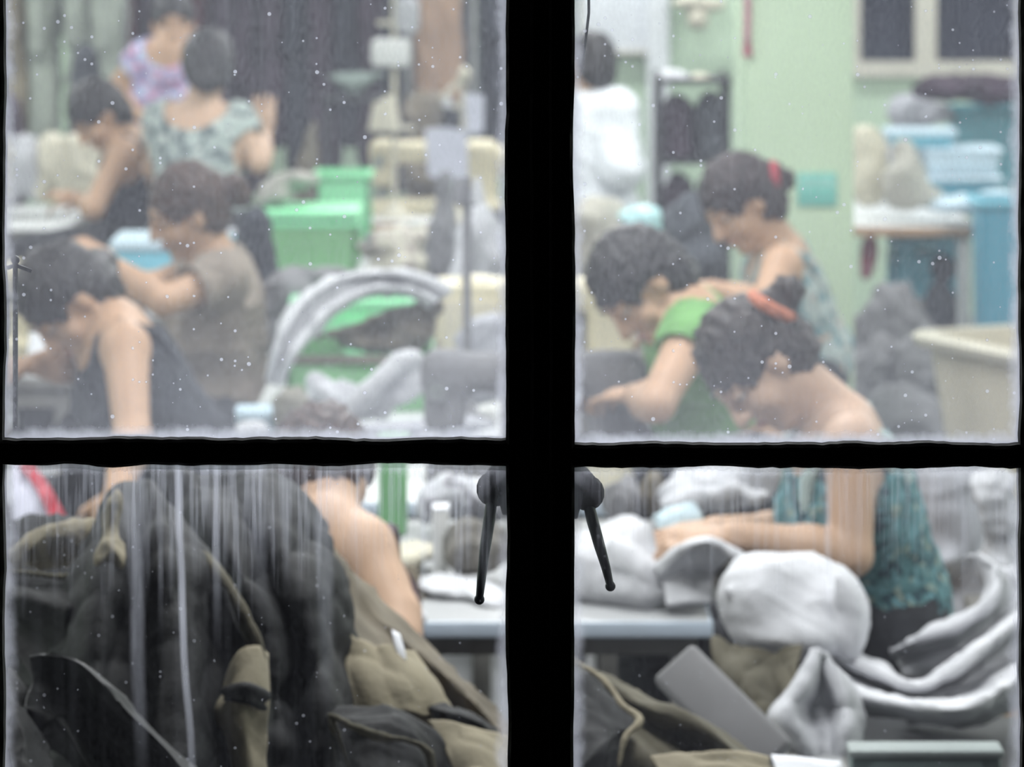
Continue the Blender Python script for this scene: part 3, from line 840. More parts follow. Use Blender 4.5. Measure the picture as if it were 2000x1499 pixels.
# 8 standing woman in a violet flowered blouse
hd = W(338, 46, 16.15)
person('standing woman in a violet flowered blouse at the back left', hd, (.10, -.99, -.10), (0, -.1, .99),
       (W(368, 108, 16.1), W(280, 112, 16.1)), (W(392, 190, 16.2), W(222, 176, 16.15)), (W(385, 250, 16.0), W(268, 222, 16.0)),
       (((-.2, -.7, -.4), (.2, -.3, .9)), ((.9, -.4, -.3), (0, -.3, .9))), W(320, 262, 16.25), (0, -1, 0), stand=True, h=.009,
       top=dict(kind='tee', mat=print_mat('violet_flowered_cloth', (0.42, 0.36, 0.56), (((0.46, 0.56, 0.78), .50), ((0.20, 0.15, 0.34), .56), ((0.72, 0.34, 0.46), .58)), 17), sleeve=.28, loose=.016, neck=.085, hem=.08),
       hair=dict(mat=m_hair, vol=.014, extra=[(W(325, -8, 16.3), .06)]))

# 9 man in white by the mullion
hd = W(1150, 130, 14.0)
person('man in a white shirt with his back turned beside the window mullion', hd, (-.55, .78, -.22), (-.1, .2, .97),
       (W(1095, 208, 14.15), W(1202, 218, 13.9)), (W(1075, 310, 14.3), W(1216, 330, 13.85)), (W(1090, 380, 14.5), W(1170, 400, 14.1)),
       (((.2, 1, 0), (0, 0, 1)), ((-.8, .5, -.1), (0, -.2, 1))), W(1160, 440, 14.0), (-.5, .85, 0), h=.009,
       top=dict(kind='shirt', mat=mat('white_shirt', (0.80, 0.83, 0.88), 0.8, 0.05, 10), sleeve=1.55, loose=.026, neck=.07, flare=.012, fold=.005, hem=.10),
       hair=dict(mat=m_hair, vol=.006))
stool(W(1160, 0, 14.0)[0], 14.0, .45, 'wooden stool under the man in white', m_stool)

# 10 woman behind the dark pile, bare shoulder
hd = W(618, 935, 7.05)
person('woman with a bare shoulder half hidden behind the dark pile', hd, (-.35, -.55, -.70), (-.1, -.6, .75),
       (W(708, 1072, 6.86), W(555, 1060, 6.95)), (W(776, 1200, 6.78), W(470, 1200, 6.85)), (W(770, 1330, 6.70), W(500, 1300, 6.6)),
       (((-.2, -.3, -.9), (.3, -.9, .2)), ((.6, -.6, -.3), (0, -.2, 1))), W(640, 1400, 7.1), (.45, -.9, 0),
       top=dict(kind='tank', mat=mat('plum_vest', (0.10, 0.07, 0.085), 0.85, 0.2, 20), loose=.012),
       hair=dict(mat=m_hair_b, vol=.012, extra=[(W(672, 915, 7.1), .04)]), skin=m_skin2)
stool(W(640, 0, 7.1)[0], 7.1, .45, 'wooden stool behind the dark pile', m_stool)
# ------------------------------------------------------------------ builders of things
def catmull(P, n):
    P = np.asarray(P, float)
    if len(P) == 2: return P[0] + (P[1] - P[0]) * np.linspace(0, 1, n)[:, None]
    Q = np.vstack([2 * P[0] - P[1], P, 2 * P[-1] - P[-2]]); m = len(P) - 1
    t = np.linspace(0, m - 1e-9, n); i = t.astype(int); u = (t - i)[:, None]
    a, b, c, d = Q[i], Q[i + 1], Q[i + 2], Q[i + 3]
    return .5 * ((2 * b) + (c - a) * u + (2 * a - 5 * b + 4 * c - d) * u ** 2 + (3 * b - a - 3 * c + d) * u ** 3)

def loft_mesh(name, guides, nv=48, nu=48, fold=0.0, freq=30, seed=1, origin=(0, 0, 0), thick=.004):
    G = np.array([catmull([W(*p) for p in g], nv) for g in guides])
    S = np.array([catmull(G[:, j], nu) for j in range(nv)])          # nv x nu x 3
    v = S.reshape(-1, 3); i = np.arange(nv - 1)[:, None] * nu + np.arange(nu - 1)[None, :]; i = i.ravel()
    q = np.stack([i, i + 1, i + nu + 1, i + nu], 1)
    if fold: v = v + vnormals(v, q) * folds(v, fold, freq, seed)[:, None]
    n = vnormals(v, q); N = len(v)
    v2 = np.vstack([v, v - n * thick]); q2 = [q, q[:, ::-1] + N]
    rim = np.concatenate([np.arange(nu), np.arange(1, nv) * nu + nu - 1, (nv - 1) * nu + np.arange(nu - 2, -1, -1), np.arange(nv - 2, 0, -1) * nu])
    r2 = np.roll(rim, -1); q2.append(np.stack([r2, rim, rim + N, r2 + N], 1))
    return np_mesh(name, v2 - np.asarray(origin), np.concatenate(q2))

def sheet(name, label, cat, guides, m, fold=.004, freq=30, seed=1, nv=48, nu=48, group=None, parent=None, kind=None, thick=.004):
    if parent is not None:
        return link(name, loft_mesh(name, guides, nv, nu, fold, freq, seed, np.array(parent.location), thick), m, parent)
    pts = np.array([W(*p) for g in guides for p in g]); o = V(pts[:, 0].mean(), pts[:, 1].mean(), pts[:, 2].min())
    return tag(link(name, loft_mesh(name, guides, nv, nu, fold, freq, seed, o, thick), m, None, o), label, cat, group)

def blob_mesh(name, prims, h, fold, freq, seed, origin=None, dirv=None, floor=None):
    P = []; R = []
    for p in prims:
        if p[0] == 'e': P.append(W(*p[1:4])); R.append(max(p[4], p[5]) * p[3] / FPX + (p[6] if len(p) > 6 else 0))
        elif p[0] in ('c', 's'):
            for a in p[1]: P.append(W(*a[:3])); R.append(a[3] * a[2] / FPX)
    P = np.array(P); R = np.array(R)[:, None]
    f = Field((P - R).min(0) - .03, (P + R).max(0) + .03, h)
    for p in prims:
        if p[0] == 'e':
            px, py, Y, rx, ry = p[1:6]; rz = p[6] if len(p) > 6 else (rx + ry) / 2 * Y / FPX
            ang = math.radians(p[7]) if len(p) > 7 else 0
            Rm = np.array([[math.cos(ang), 0, -math.sin(ang)], [0, 1, 0], [math.sin(ang), 0, math.cos(ang)]])
            f.ell(W(px, py, Y), (rx * Y / FPX, rz, ry * Y / FPX), Rm, k=.03)
        elif p[0] == 'c':
            pts = [W(*a[:3]) for a in p[1]]; rr = [a[3] * a[2] / FPX for a in p[1]]
            n = max(2, (len(pts) - 1) * 5 + 1)
            pc = catmull(np.hstack([np.array(pts), np.array(rr)[:, None]]), n)
            f.chain([x[:3] for x in pc], [max(.003, x[3]) for x in pc], k=p[2] if len(p) > 2 else .02)
        elif p[0] == 's':
            for a in p[1]: f.ell(W(*a[:3]), (a[3] * a[2] / FPX, a[4], a[5] * a[2] / FPX), k=.02, sub=True)
    if floor is not None: f.cut((0, 0, floor), (0, 0, -1))
    v, q = surface_nets(f.D, f.lo, f.h)
    if fold: v = displace(v, q, lambda x: folds(x, fold, freq, seed, dirv))
    if floor is not None: v[:, 2] = np.maximum(v[:, 2], floor)
    o = V(v[:, 0].mean(), v[:, 1].mean(), v[:, 2].min()) if origin is None else np.asarray(origin, float)
    return np_mesh(name, v - o, q), o

def blob(name, label, cat, prims, m, fold=.006, freq=28, seed=1, h=.008, group=None, parent=None, dirv=None, floor=None):
    if parent is not None:
        me, o = blob_mesh(name, prims, h, fold, freq, seed, np.array(parent.location), dirv, floor)
        return link(name, me, m, parent)
    me, o = blob_mesh(name, prims, h, fold, freq, seed, None, dirv, floor)
    return tag(link(name, me, m, None, o), label, cat, group)

def table(name, label, x0, x1, y0, y1, z, m_top, m_edge, m_leg, thick=.03, apron=.05, cat='table'):
    t = empty(name, ((x0 + x1) / 2, (y0 + y1) / 2, 0), 0, label, cat)
    w, d = x1 - x0, y1 - y0
    MB().box((0, 0, z - thick * .2), (w - .012, d - .012, thick * .4), bev=.003).build('worktop', m_top, t)
    MB().box((0, 0, z - thick * .5 - .001), (w, d, thick), bev=.004).build('edge_band', m_edge, t)
    if apron: MB().box((0, 0, z - thick - apron / 2), (w - .06, d - .05, apron)).build('apron', m_leg, t)
    for a in (-1, 1):
        for b in (-1, 1):
            MB().box((a * (w / 2 - .05), b * (d / 2 - .05), (z - thick) / 2), (.045, .045, z - thick), bev=.004).build('leg', m_leg, t)
        MB().box((a * (w / 2 - .05), 0, .14), (.03, d - .12, .03)).build('foot_rail', m_leg, t)
    return t

def sewing_machine(label, loc, rz, m_body, m_dark, m_metal, s=1.0):
    t = empty('sewing_machine', loc, rz, label, 'sewing machine'); t.scale = (s, s, s)
    f = Field((-.27, -.12, -.01), (.30, .12, .32), .006)
    f.rbox((.01, 0, .028), (.245, .085, .028), r=.012, k=.004)                        # bed
    f.rbox((.175, 0, .14), (.062, .060, .13), r=.03, k=.03)                           # column
    f.rbox((-.005, 0, .235), (.235, .050, .042), r=.035, k=.03)                       # arm
    f.rbox((-.195, 0, .19), (.045, .048, .085), r=.03, k=.03)                         # head
    link('machine_body', f.mesh('machine_body'), m_body, t)
    MB().tube([(.235, 0, .20), (.285, 0, .20)], [.062, .058], 24).build('hand_wheel', m_dark, t)
    MB().tube([(-.205, 0, .11), (-.205, 0, .062)], .006, 8).build('needle_bar', m_metal, t)
    MB().box((-.205, 0, .060), (.03, .045, .006), bev=.002).build('presser_foot', m_metal, t)
    MB().tube([(-.21, -.048, .20), (-.21, -.062, .20)], .022, 16).build('tension_dial', m_metal, t)
    MB().tube([(.06, 0, .27), (.06, 0, .33)], .005, 8).build('spool_pin', m_metal, t)
    return t

def tub(name, label, cat, c, w, d, hgt, rz, m, taper=.82, rim=.03, wall=.012, cr=.07, base=0.0, m_rim=None):
    """open tub with rounded corners, sloping sides and a rolled rim"""
    t = empty(name, (c[0], c[1], base), rz, label, cat)
    def ring(k, z, off):
        pts = []; hw, hd = w / 2 * k + off, d / 2 * k + off; r = min(cr, hw * .9, hd * .9)
        for (sx, sy, a0) in ((1, 1, 0), (-1, 1, 90), (-1, -1, 180), (1, -1, 270)):
            for a in np.linspace(0, 90, 6): an = math.radians(a0 + a); pts.append((sx * (hw - r) + r * math.cos(an), sy * (hd - r) + r * math.sin(an), z))
        return pts
    prof = [(taper, 0, 0), ((1 + taper) / 2, hgt * .5, 0), (1, hgt - rim, 0), (1, hgt - rim, rim * .7), (1, hgt - rim * .3, rim), (1, hgt, rim * .75), (1, hgt, -wall), ((1 + taper) / 2, hgt * .5, -wall), (taper, wall, -wall)]
    def build(nm, pr, mm):
        bm = bmesh.new(); rows = [[bm.verts.new(p) for p in ring(*x)] for x in pr]; n = len(rows[0])
        for i in range(len(rows) - 1):
            for k in range(n): bm.faces.new((rows[i][k], rows[i][(k + 1) % n], rows[i + 1][(k + 1) % n], rows[i + 1][k]))
        if nm == 'tub_body': bm.faces.new(rows[0][::-1]); bm.faces.new(rows[-1])
        else:
            for k in range(n): bm.faces.new((rows[-1][k], rows[-1][(k + 1) % n], rows[0][(k + 1) % n], rows[0][k]))
        b = MB(); b.bm.free(); b.bm = bm; return b.build(nm, mm, t, angle=50)
    body = [prof[0], prof[1], (1, hgt - .004, 0), (1, hgt - .004, -wall), prof[7], prof[8]]
    build('tub_body', body, m)
    build('rim', [(1, hgt - rim, .001), (1, hgt - rim, rim * .7), (1, hgt - rim * .3, rim), (1, hgt, rim * .7), (1, hgt, -wall - .002), (1, hgt - rim, -wall - .001)], m_rim or m)
    return t

def crate(label, c, w, d, hgt, rz, m, base, cat='crate', slots=True, m_rim=None):
    """plastic crate: floor, four walls with ribs, hand slots and a rim"""
    t = empty('crate', (c[0], c[1], base), rz, label, cat)
    th = .008
    MB().box((0, 0, .006), (w - .02, d - .02, .012)).build('crate_floor', m, t)
    for (a, L, ax) in ((-1, w, 0), (1, w, 0), (-1, d, 1), (1, d, 1)):
        mb = MB()
        def bx(u0, u1, z0, z1, t_=th, off=0):
            cu, su, cz, sz = (u0 + u1) / 2, u1 - u0, (z0 + z1) / 2, z1 - z0
            if ax == 0: mb.box((cu, a * (d / 2 - th / 2 + off), cz), (su, t_, sz))
            else: mb.box((a * (w / 2 - th / 2 + off), cu, cz), (t_, su, sz))
        if slots:
            hs, hz = min(.05, L * .2), hgt * .72
            bx(-L / 2, L / 2, 0, hz); bx(-L / 2, -hs, hz, hz + hgt * .14); bx(hs, L / 2, hz, hz + hgt * .14); bx(-L / 2, L / 2, hz + hgt * .14, hgt)
        else: bx(-L / 2, L / 2, 0, hgt)
        for u in np.linspace(-L / 2 + .02, L / 2 - .02, 5): bx(u - .004, u + .004, .01, hgt * .68, .006, .005)
        mb.build('side_panel', m, t)
    mb = MB()
    for a in (-1, 1):
        mb.box((0, a * (d / 2 + .004), hgt - .01), (w + .024, .018, .02), bev=.004); mb.box((a * (w / 2 + .004), 0, hgt - .01), (.018, d + .024, .02), bev=.004)
    mb.build('rim', m_rim or m, t)
    return t

def lidded_box(label, c, w, d, hgt, rz, m_body, m_lid, base, cat='box'):
    t = empty('storage_box', (c[0], c[1], base), rz, label, cat)
    MB().box((0, 0, hgt * .43), (w, d, hgt * .86), bev=.012, taper=.92).build('box_body', m_body, t)
    MB().box((0, 0, hgt * .91), (w + .03, d + .03, hgt * .16), bev=.012).build('lid', m_lid, t)
    for a in (-1, 1): MB().box((a * (w / 2 + .012), 0, hgt * .80), (.016, .07, .035), bev=.004).build('clip', m_lid, t)
    return t

def hanging_garment(label, cat, px, Y, ztop, wd, length, m, seed, group=None, turn=0.0, sleeves=True):
    """a shirt or jacket on a hanger: shoulders, body, sleeves, with hanging folds"""
    x = W(px, 0, Y)[0]; r = np.random.RandomState(seed)
    t = empty('hanging_garment', (x, Y, ztop - length), turn, label, cat, group)
    L = length; f = Field((-wd * .8, -.12, -.02), (wd * .8, .12, L + .02), .013)
    f.cap((-wd * .40, 0, L - .07), (0, 0, L - .02), .035, .045, k=.03); f.cap((wd * .40, 0, L - .07), (0, 0, L - .02), .035, .045, k=.03)
    f.rbox((0, 0, L * .46), (wd * .42, .062, L * .46), r=.05, k=.05)
    if sleeves:
        for q in (-1, 1): f.cap((q * wd * .42, 0, L - .09), (q * wd * (.52 + .08 * r.rand()), .01, L * (.30 + .15 * r.rand())), .045, .040, k=.03)
    f.ell((0, 0, L + .012), (.06, .05, .045), k=.01, sub=True)
    link('garment_body', f.mesh('garment_body', (0, 0, 0), lambda p: folds(p * V(1, 1, .25), .011, 42, seed, V(1, .3, 0))), m, t)
    MB().tube([(0, 0, L - .02), (0, 0, L + .05), (.018, 0, L + .075), (.03, 0, L + .05)], .003, 6).build('hanger_hook', m_chrome, t)
    return t

m_chrome = mat('dull_steel', (0.45, 0.46, 0.47), 0.35, 0.1, 20, metal=0.8)
# ------------------------------------------------------------------ cloth and plastic colours
m_white = mat('white_knit', (0.62, 0.63, 0.66), 0.95, 0.06, 18, 0.25, 220)
m_white2 = mat('grey_white_knit', (0.53, 0.54, 0.57), 0.95, 0.07, 18, 0.25, 220)
m_grey = mat('light_grey_knit', (0.44, 0.45, 0.49), 0.95, 0.08, 18, 0.2, 200)
m_midgrey = mat('mid_grey_cloth', (0.22, 0.22, 0.23), 0.9, 0.12, 14)
m_char = mat('charcoal_shade_cloth', (0.0085, 0.0095, 0.011), 0.75, 0.25, 7, 0.15, 90, spec=0.35)  # near black also carries the shade on the pile's front folds
m_khaki = mat('khaki_cloth', (0.30, 0.265, 0.185), 0.85, 0.12, 9, 0.15, 120)  # plain garment khaki; on the dark pile it also paints lit parts
m_olive = mat('olive_cloth', (0.100, 0.090, 0.060), 0.85, 0.15, 9, 0.15, 120)  # olive garments; thin strips of it paint the pile's lit ridges
m_taupe = mat('brown_olive_cloth', (0.19, 0.165, 0.125), 0.9, 0.2, 12)
m_cream = mat('cream_cloth', (0.62, 0.59, 0.48), 0.95, 0.07, 10)
m_beige_p = mat('beige_plastic', (0.62, 0.57, 0.44), 0.45, 0.05, 6)
m_beige_rim = mat('pale_beige_plastic', (0.74, 0.70, 0.58), 0.4, 0.04, 6)
m_cream_paint = mat('cream_machine_paint', (0.66, 0.60, 0.42), 0.4, 0.06, 8)
m_white_paint = mat('white_machine_paint', (0.78, 0.79, 0.78), 0.35, 0.05, 8)
m_black_p = mat('black_plastic', (0.03, 0.032, 0.036), 0.5, 0.2, 12)
m_greenp = mat('green_plastic', (0.22, 0.50, 0.23), 0.45, 0.06, 8)
m_greenl = mat('bright_green_plastic', (0.28, 0.80, 0.42), 0.45, 0.05, 8)
m_teal = mat('teal_plastic', (0.12, 0.36, 0.42), 0.45, 0.08, 6)
m_blue = mat('blue_plastic', (0.10, 0.34, 0.46), 0.45, 0.08, 6)
m_cyan = mat('cyan_plastic', (0.22, 0.58, 0.72), 0.4, 0.06, 6)
m_lblue = mat('pale_blue_plastic', (0.62, 0.78, 0.88), 0.4, 0.05, 6)
m_top_w = mat('white_laminate', (0.72, 0.74, 0.74), 0.4, 0.05, 5)
m_top_g = mat('grey_laminate', (0.40, 0.41, 0.42), 0.45, 0.08, 6)
m_edge_b = mat('pale_blue_edge', (0.55, 0.64, 0.74), 0.4, 0.05, 10)
m_edge_w = mat('wood_edge', (0.46, 0.30, 0.19), 0.55, 0.15, 15)
m_leg = mat('grey_steel_leg', (0.24, 0.235, 0.22), 0.5, 0.15, 10)
m_leg_w = mat('white_steel_leg', (0.62, 0.63, 0.62), 0.5, 0.08, 10)
m_paper = mat('white_paper', (0.80, 0.82, 0.86), 0.8, 0.04, 10)
m_lilac = mat('lilac_paper', (0.62, 0.63, 0.74), 0.8, 0.05, 10)
def X(px, Y): return W(px, 0, Y)[0]
def ZZ(py, Y): return W(0, py, Y)[2]
TZ = .75

# ------------------------------------------------------------------ tables
table('sewing_table', 'table with a pale blue edge carrying white cloth behind the window mullion', X(770, 7.25), X(1392, 7.25), 7.23, 7.86, TZ, m_top_g, m_edge_b, m_leg, .028, .036)
table('bench', 'narrow bench behind the blue edged table', X(690, 8.1), X(1545, 8.1), 7.96, 8.34, TZ, m_top_g, m_leg, m_leg)
table('sewing_table', 'table in front of the woman in green', X(600, 8.8), X(1235, 8.8), 8.56, 9.15, TZ, m_top_w, m_edge_b, m_leg)
table('sewing_table', 'table in front of the woman by the pillar', X(1000, 10.6), X(1330, 10.6), 10.25, 10.85, TZ, m_top_g, m_edge_b, m_leg)
table('bench', 'bench under the dark heap beside the pillar', X(1255, 11.4), X(1412, 11.4), 11.12, 11.72, TZ, m_top_g, m_leg, m_leg)
table('work_table', 'table holding the lower green crates', X(505, 10.2), X(985, 10.2), 9.35, 11.0, TZ, m_top_w, m_leg, m_leg)
table('work_table', 'table holding the bright green lidded box', X(470, 13.4), X(735, 13.4), 12.95, 13.95, TZ, m_top_g, m_leg, m_leg)
table('sewing_table', 'white topped table under the cream sewing machine', X(690, 15.4), X(1010, 15.4), 15.0, 15.75, TZ, m_top_w, m_edge_w, m_leg)
table('work_table', 'pale table at the far left below the cream clothes', X(-160, 15.2), X(158, 15.2), 14.72, 15.75, TZ, m_top_w, m_leg, m_leg)
table('work_table', 'table holding the pale blue box', X(120, 12.4), X(425, 12.4), 11.95, 12.85, TZ, m_top_g, m_leg, m_leg)
table('sewing_table', 'table left of the woman in taupe', X(-120, 11.0), X(235, 11.0), 10.58, 11.38, TZ, m_top_g, m_leg, m_leg)
table('sewing_table', 'table left of the woman in the black vest', X(-190, 8.9), X(108, 8.9), 8.55, 9.25, TZ, m_top_g, m_leg, m_leg)
table('packing_table', 'white topped table with a wooden edge right of the pillar', X(1600, 14.85), X(1912, 14.85), 14.85, 16.9, TZ, m_top_w, m_edge_w, m_leg_w, .036, 0)
table('work_table', 'table under the khaki heap left of the pillar', X(1105, 12.7), X(1325, 12.7), 12.25, 13.2, TZ, m_top_g, m_leg, m_leg)
table('cutting_table', 'table under the dark pile just inside the window', -.82, .52, 4.62, 6.45, .70, m_top_g, m_leg, m_leg)
table('bench', 'low bench under the white bundles at lower right', X(1425, 6.9), X(2080, 6.9), 6.45, 7.16, .60, m_black_p, m_black_p, m_black_p)

# ------------------------------------------------------------------ sewing machines and stands
sewing_machine('cream sewing machine on the white topped table', (X(850, 15.35), 15.35, TZ), 0, m_cream_paint, m_cream_paint, m_chrome, 1.0)
sewing_machine('cream sewing machine at the left edge beside the woman in taupe', (X(-55, 10.95), 10.95, TZ), 0, m_cream_paint, m_beige_p, m_chrome, .95)
sewing_machine('cream sewing machine left of the woman by the pillar', (X(1065, 10.55), 10.55, TZ), 0, m_cream_paint, m_beige_p, m_chrome, .95)
sewing_machine('grey sewing machine in front of the woman in green', (X(1045, 8.85), 8.85, TZ), 0, m_midgrey, m_black_p, m_chrome, 1.0)

m_pole = mat('cream_pole', (0.60, 0.57, 0.46), 0.45, 0.06)
def thread_stand(label, px, Y, zb, ztop, bars, cones, m):
    t = empty('thread_stand', (X(px, Y), Y, zb), 0, label, 'thread stand')
    H = ztop - zb
    MB().tube([(0, 0, 0), (0, 0, H)], .011, 10).build('pole', m, t)
    MB().lathe((0, 0, 0), [(.07, 0), (.07, .012), (.03, .03), (.014, .06)], 20).build('base', m, t)
    for z, w in bars: MB().box((0, 0, z - zb), (w, .03, .016), bev=.004).build('cross_bar', m, t)
    for (dx, z, r, hh, mm) in cones:
        MB().lathe((dx, -.02, z - zb), [(r, 0), (r, .01), (r * .55, hh), (r * .3, hh + .01)], 16).build('thread_cone', mm, t)
    return t
ts = thread_stand('tall cream stand with a white box above the bright green crate', 770, 15.2, TZ, 1.70, ((ZZ(45, 15.2), .13), (ZZ(250, 15.2), .15)),
                  ((-.055, ZZ(255, 15.2), .040, .10, m_cream), (-.02, ZZ(255, 15.2), .045, .12, m_cream)), m_pole)
MB().box((-.012, -.03, ZZ(102, 15.2) - TZ), (.145, .06, .105), bev=.02).build('white_box', m_white_paint, ts)
MB().box((.05, -.01, ZZ(30, 15.2) - TZ), (.09, .05, .14), bev=.03).build('cloth_cover', m_white2, ts)
ts = thread_stand('thread stand with lilac papers in front of the cream machine', 905, 15.09, TZ, ZZ(140, 14.9), ((ZZ(215, 14.9), .10),), ((.0, ZZ(165, 14.9), .022, .05, m_cream), (-.06, ZZ(215, 14.9), .02, .05, m_white)), m_pole)
for nm, pts in (('paper_sheet', ((830, 252), (868, 248), (912, 256), (915, 350), (872, 356), (836, 344))), ('paper_sheet', ((908, 182), (946, 186), (944, 258), (912, 262)))):
    P = [W(a, b, 15.02) - np.array(ts.location) for a, b in pts]
    MB().prism(P, V(0, .004, 0)).build(nm, m_lilac, ts, smooth=False)
MB().tube([W(906, 146, 15.06) - np.array(ts.location), W(888, 168, 15.06) - np.array(ts.location), W(862, 192, 15.06) - np.array(ts.location)], .010, 8).build('thread_arm', m_pole, ts)
MB().ball(W(908, 144, 15.05) - np.array(ts.location), .022).build('arm_knob', m_cream, ts)
blob('beige_bundle', 'beige bundle below the brown garment', 'bundle', [('e', 835, 200, 16.3, 40, 26, .08), ('e', 820, 225, 16.3, 44, 26, .08), ('e', 830, 320, 16.3, 50, 90, .10)], m_taupe, .008, 36, 72, .011)
t = empty('storage_box', (X(830, 16.3), 16.3, 0), 0, 'dark box under the beige bundle', 'box')
zz = ZZ(400, 16.3); MB().box((0, 0, zz / 2), (.26, .26, zz), bev=.01).build('box_body', m_black_p, t); MB().box((0, 0, zz - .015), (.27, .27, .03), bev=.005).build('lid', m_black_p, t)
thread_stand('slim grey thread stand rising beside the mullion', 912, 9.7, TZ, ZZ(345, 9.7), ((ZZ(395, 9.7), .05),), ((-.02, ZZ(395, 9.7), .018, .05, m_midgrey), (.025, ZZ(395, 9.7), .018, .05, m_white)), m_midgrey)

# ------------------------------------------------------------------ back of the room, left: rails of clothes
def rail(label, x0, x1, Y, z):
    t = empty('clothes_rail', ((x0 + x1) / 2, Y, 0), 0, label, 'clothes rail')
    w = (x1 - x0) / 2
    MB().tube([(-w, 0, z), (w, 0, z)], .014, 10).build('rod', m_chrome, t)
    for a in (-1, 1):
        MB().tube([(a * w, 0, z), (a * w, 0, .04)], .014, 10).build('post', m_chrome, t)
        MB().box((a * w, 0, .02), (.05, .5, .04), bev=.008).build('foot', m_chrome, t)
rail('clothes rail of pale garments at the back left', X(-190, 17.1), X(245, 17.1), 17.1, 1.98)
rail('clothes rail of dark garments at the back', X(225, 17.75), X(1010, 17.75), 17.75, 1.98)
m_sage = mat('sage_cloth', (0.42, 0.47, 0.40), 0.95, 0.15, 6)
m_dk = [mat('plum_black_cloth', (0.062, 0.040, 0.062), .9, .25, 6), mat('navy_black_cloth', (0.040, 0.046, 0.062), .9, .25, 6), mat('maroon_cloth', (0.13, 0.035, 0.05), .9, .2, 6), mat('slate_cloth', (0.070, 0.078, 0.092), .9, .2, 6)]
for i, (px, m, lab) in enumerate(((-20, m_sage, 'sage garment hanging at the left frame edge'), (35, m_khaki, 'khaki garment second from the left on the pale rail'),
                                  (88, m_sage, 'sage garment beside the white one on the pale rail'), (122, m_white, 'white garment hanging on the pale rail'), (168, m_sage, 'sage garment right of the white one on the pale rail'),
                                  (215, m_sage, 'sage garment hanging behind the standing woman'))):
    hanging_garment(lab, 'garment', px, 17.1 + .02 * (i % 2), 1.93, .25 if m is not m_white else .13, 1.02 if m is not m_white else .48, m, 20 + i, 'pale garments on the rail', turn=1.25 + .1 * (i % 3))
for i in range(16):
    px = 252 + i * 48
    k = (2, 0, 2, 2, 0, 0, 0, 1, 0, 1, 0, 1, 0, 1, 3, 1)[i]
    hanging_garment('dark garment hanging in the row behind the workers', 'garment', px, 17.75 + .03 * (i % 2), 1.93, .30, 1.10 + .1 * ((i * 7) % 3), m_dk[k], 40 + i, 'dark garments on the rail', turn=1.45)
m_brown = mat('brown_cloth', (0.33, 0.22, 0.15), .9, .12, 5)
hanging_garment('brown garment hanging behind the tall cream stand', 'garment', 857, 16.6, 1.98, .25, ZZ(0, 16.6) - ZZ(215, 16.6) + .46, m_brown, 71, None, .0, False)
rail('short rail carrying the brown garment', X(800, 16.62), X(925, 16.62), 16.62, 2.03)

# sage scoop and leaning cloth in front of the dark row
blob('cloth_bundle', 'grey green cloth sagging below the dark garments', 'cloth', [('c', [(640, 148, 16.9, 7), (690, 150, 16.9, 10), (748, 147, 16.9, 7)], .01), ('e', 692, 160, 16.9, 40, 14, .06), ('e', 692, 176, 16.9, 20, 14, .05)], mat('grey_green_cloth', (0.22, 0.28, 0.25), .9, .1, 8), .006, 30, 3, .012)
t = empty('trolley', (X(690, 16.9), 16.95, 0), 0, 'low trolley behind the bright green crate', 'trolley')
MB().box((0, 0, ZZ(185, 16.9) - .02), (.26, .24, .03), bev=.005).build('shelf', m_black_p, t)
for a in (-1, 1):
    for b in (-1, 1): MB().tube([(a * .11, b * .10, .0), (a * .11, b * .10, ZZ(185, 16.9) - .03)], .012, 8).build('post', m_black_p, t)
blob('cloth', 'narrow beige cloth standing up behind the green box', 'cloth', [('c', [(612, 245, 14.6, 6), (606, 290, 14.6, 14), (600, 340, 14.6, 20), (598, 440, 14.6, 24)]), ], m_taupe, .005, 40, 4, .01)
t = empty('storage_box', (X(598, 14.6), 14.6, 0), 0, 'grey box behind the bright green crate', 'box')
MB().box((0, 0, ZZ(440, 14.6) / 2), (.3, .25, ZZ(440, 14.6)), bev=.01).build('box_body', m_midgrey, t); MB().box((0, 0, ZZ(440, 14.6) - .02), (.31, .26, .03), bev=.006).build('lid', m_leg, t)

# cream clothes on the far left table
for i, (px, r, m) in enumerate(((-15, 46, m_cream), (48, 40, m_white2), (105, 42, m_cream), (160, 34, m_cream))):
    blob('folded_clothes', ('cream clothes at the left frame edge', 'grey white clothes between cream ones on the far left table', 'cream clothes in the middle of the far left table', 'cream clothes nearest the woman in the navy vest')[i], 'clothes',
         [('e', px, 325, 15.25, r, 66, .12), ('c', [(px - r * .6, 280, 15.2, 15), (px - r * .6, 380, 15.15, 17)]), ('c', [(px + r * .5, 275, 15.2, 14), (px + r * .5, 385, 15.15, 16)])], m, .010, 45, 80 + i, .011, 'clothes on the far left table', dirv=V(1, 0, .1), floor=TZ)
blob('dark_bag', 'dark rounded bag at the left frame edge behind the cream clothes', 'bag', [('e', 12, 225, 16.0, 34, 48, .12), ('e', 15, 300, 16.0, 40, 60, .12), ('e', 15, 400, 16.0, 40, 60, .12)], m_dk[0], .006, 30, 5, .012)
blob('dark_cloth', 'dark cloth hanging beside the standing woman', 'cloth', [('c', [(168, 108, 16.5, 22), (172, 170, 16.5, 30), (165, 300, 16.5, 34), (165, 420, 16.5, 40), (165, 690, 16.5, 44)])], m_dk[3], .008, 35, 6, .012)

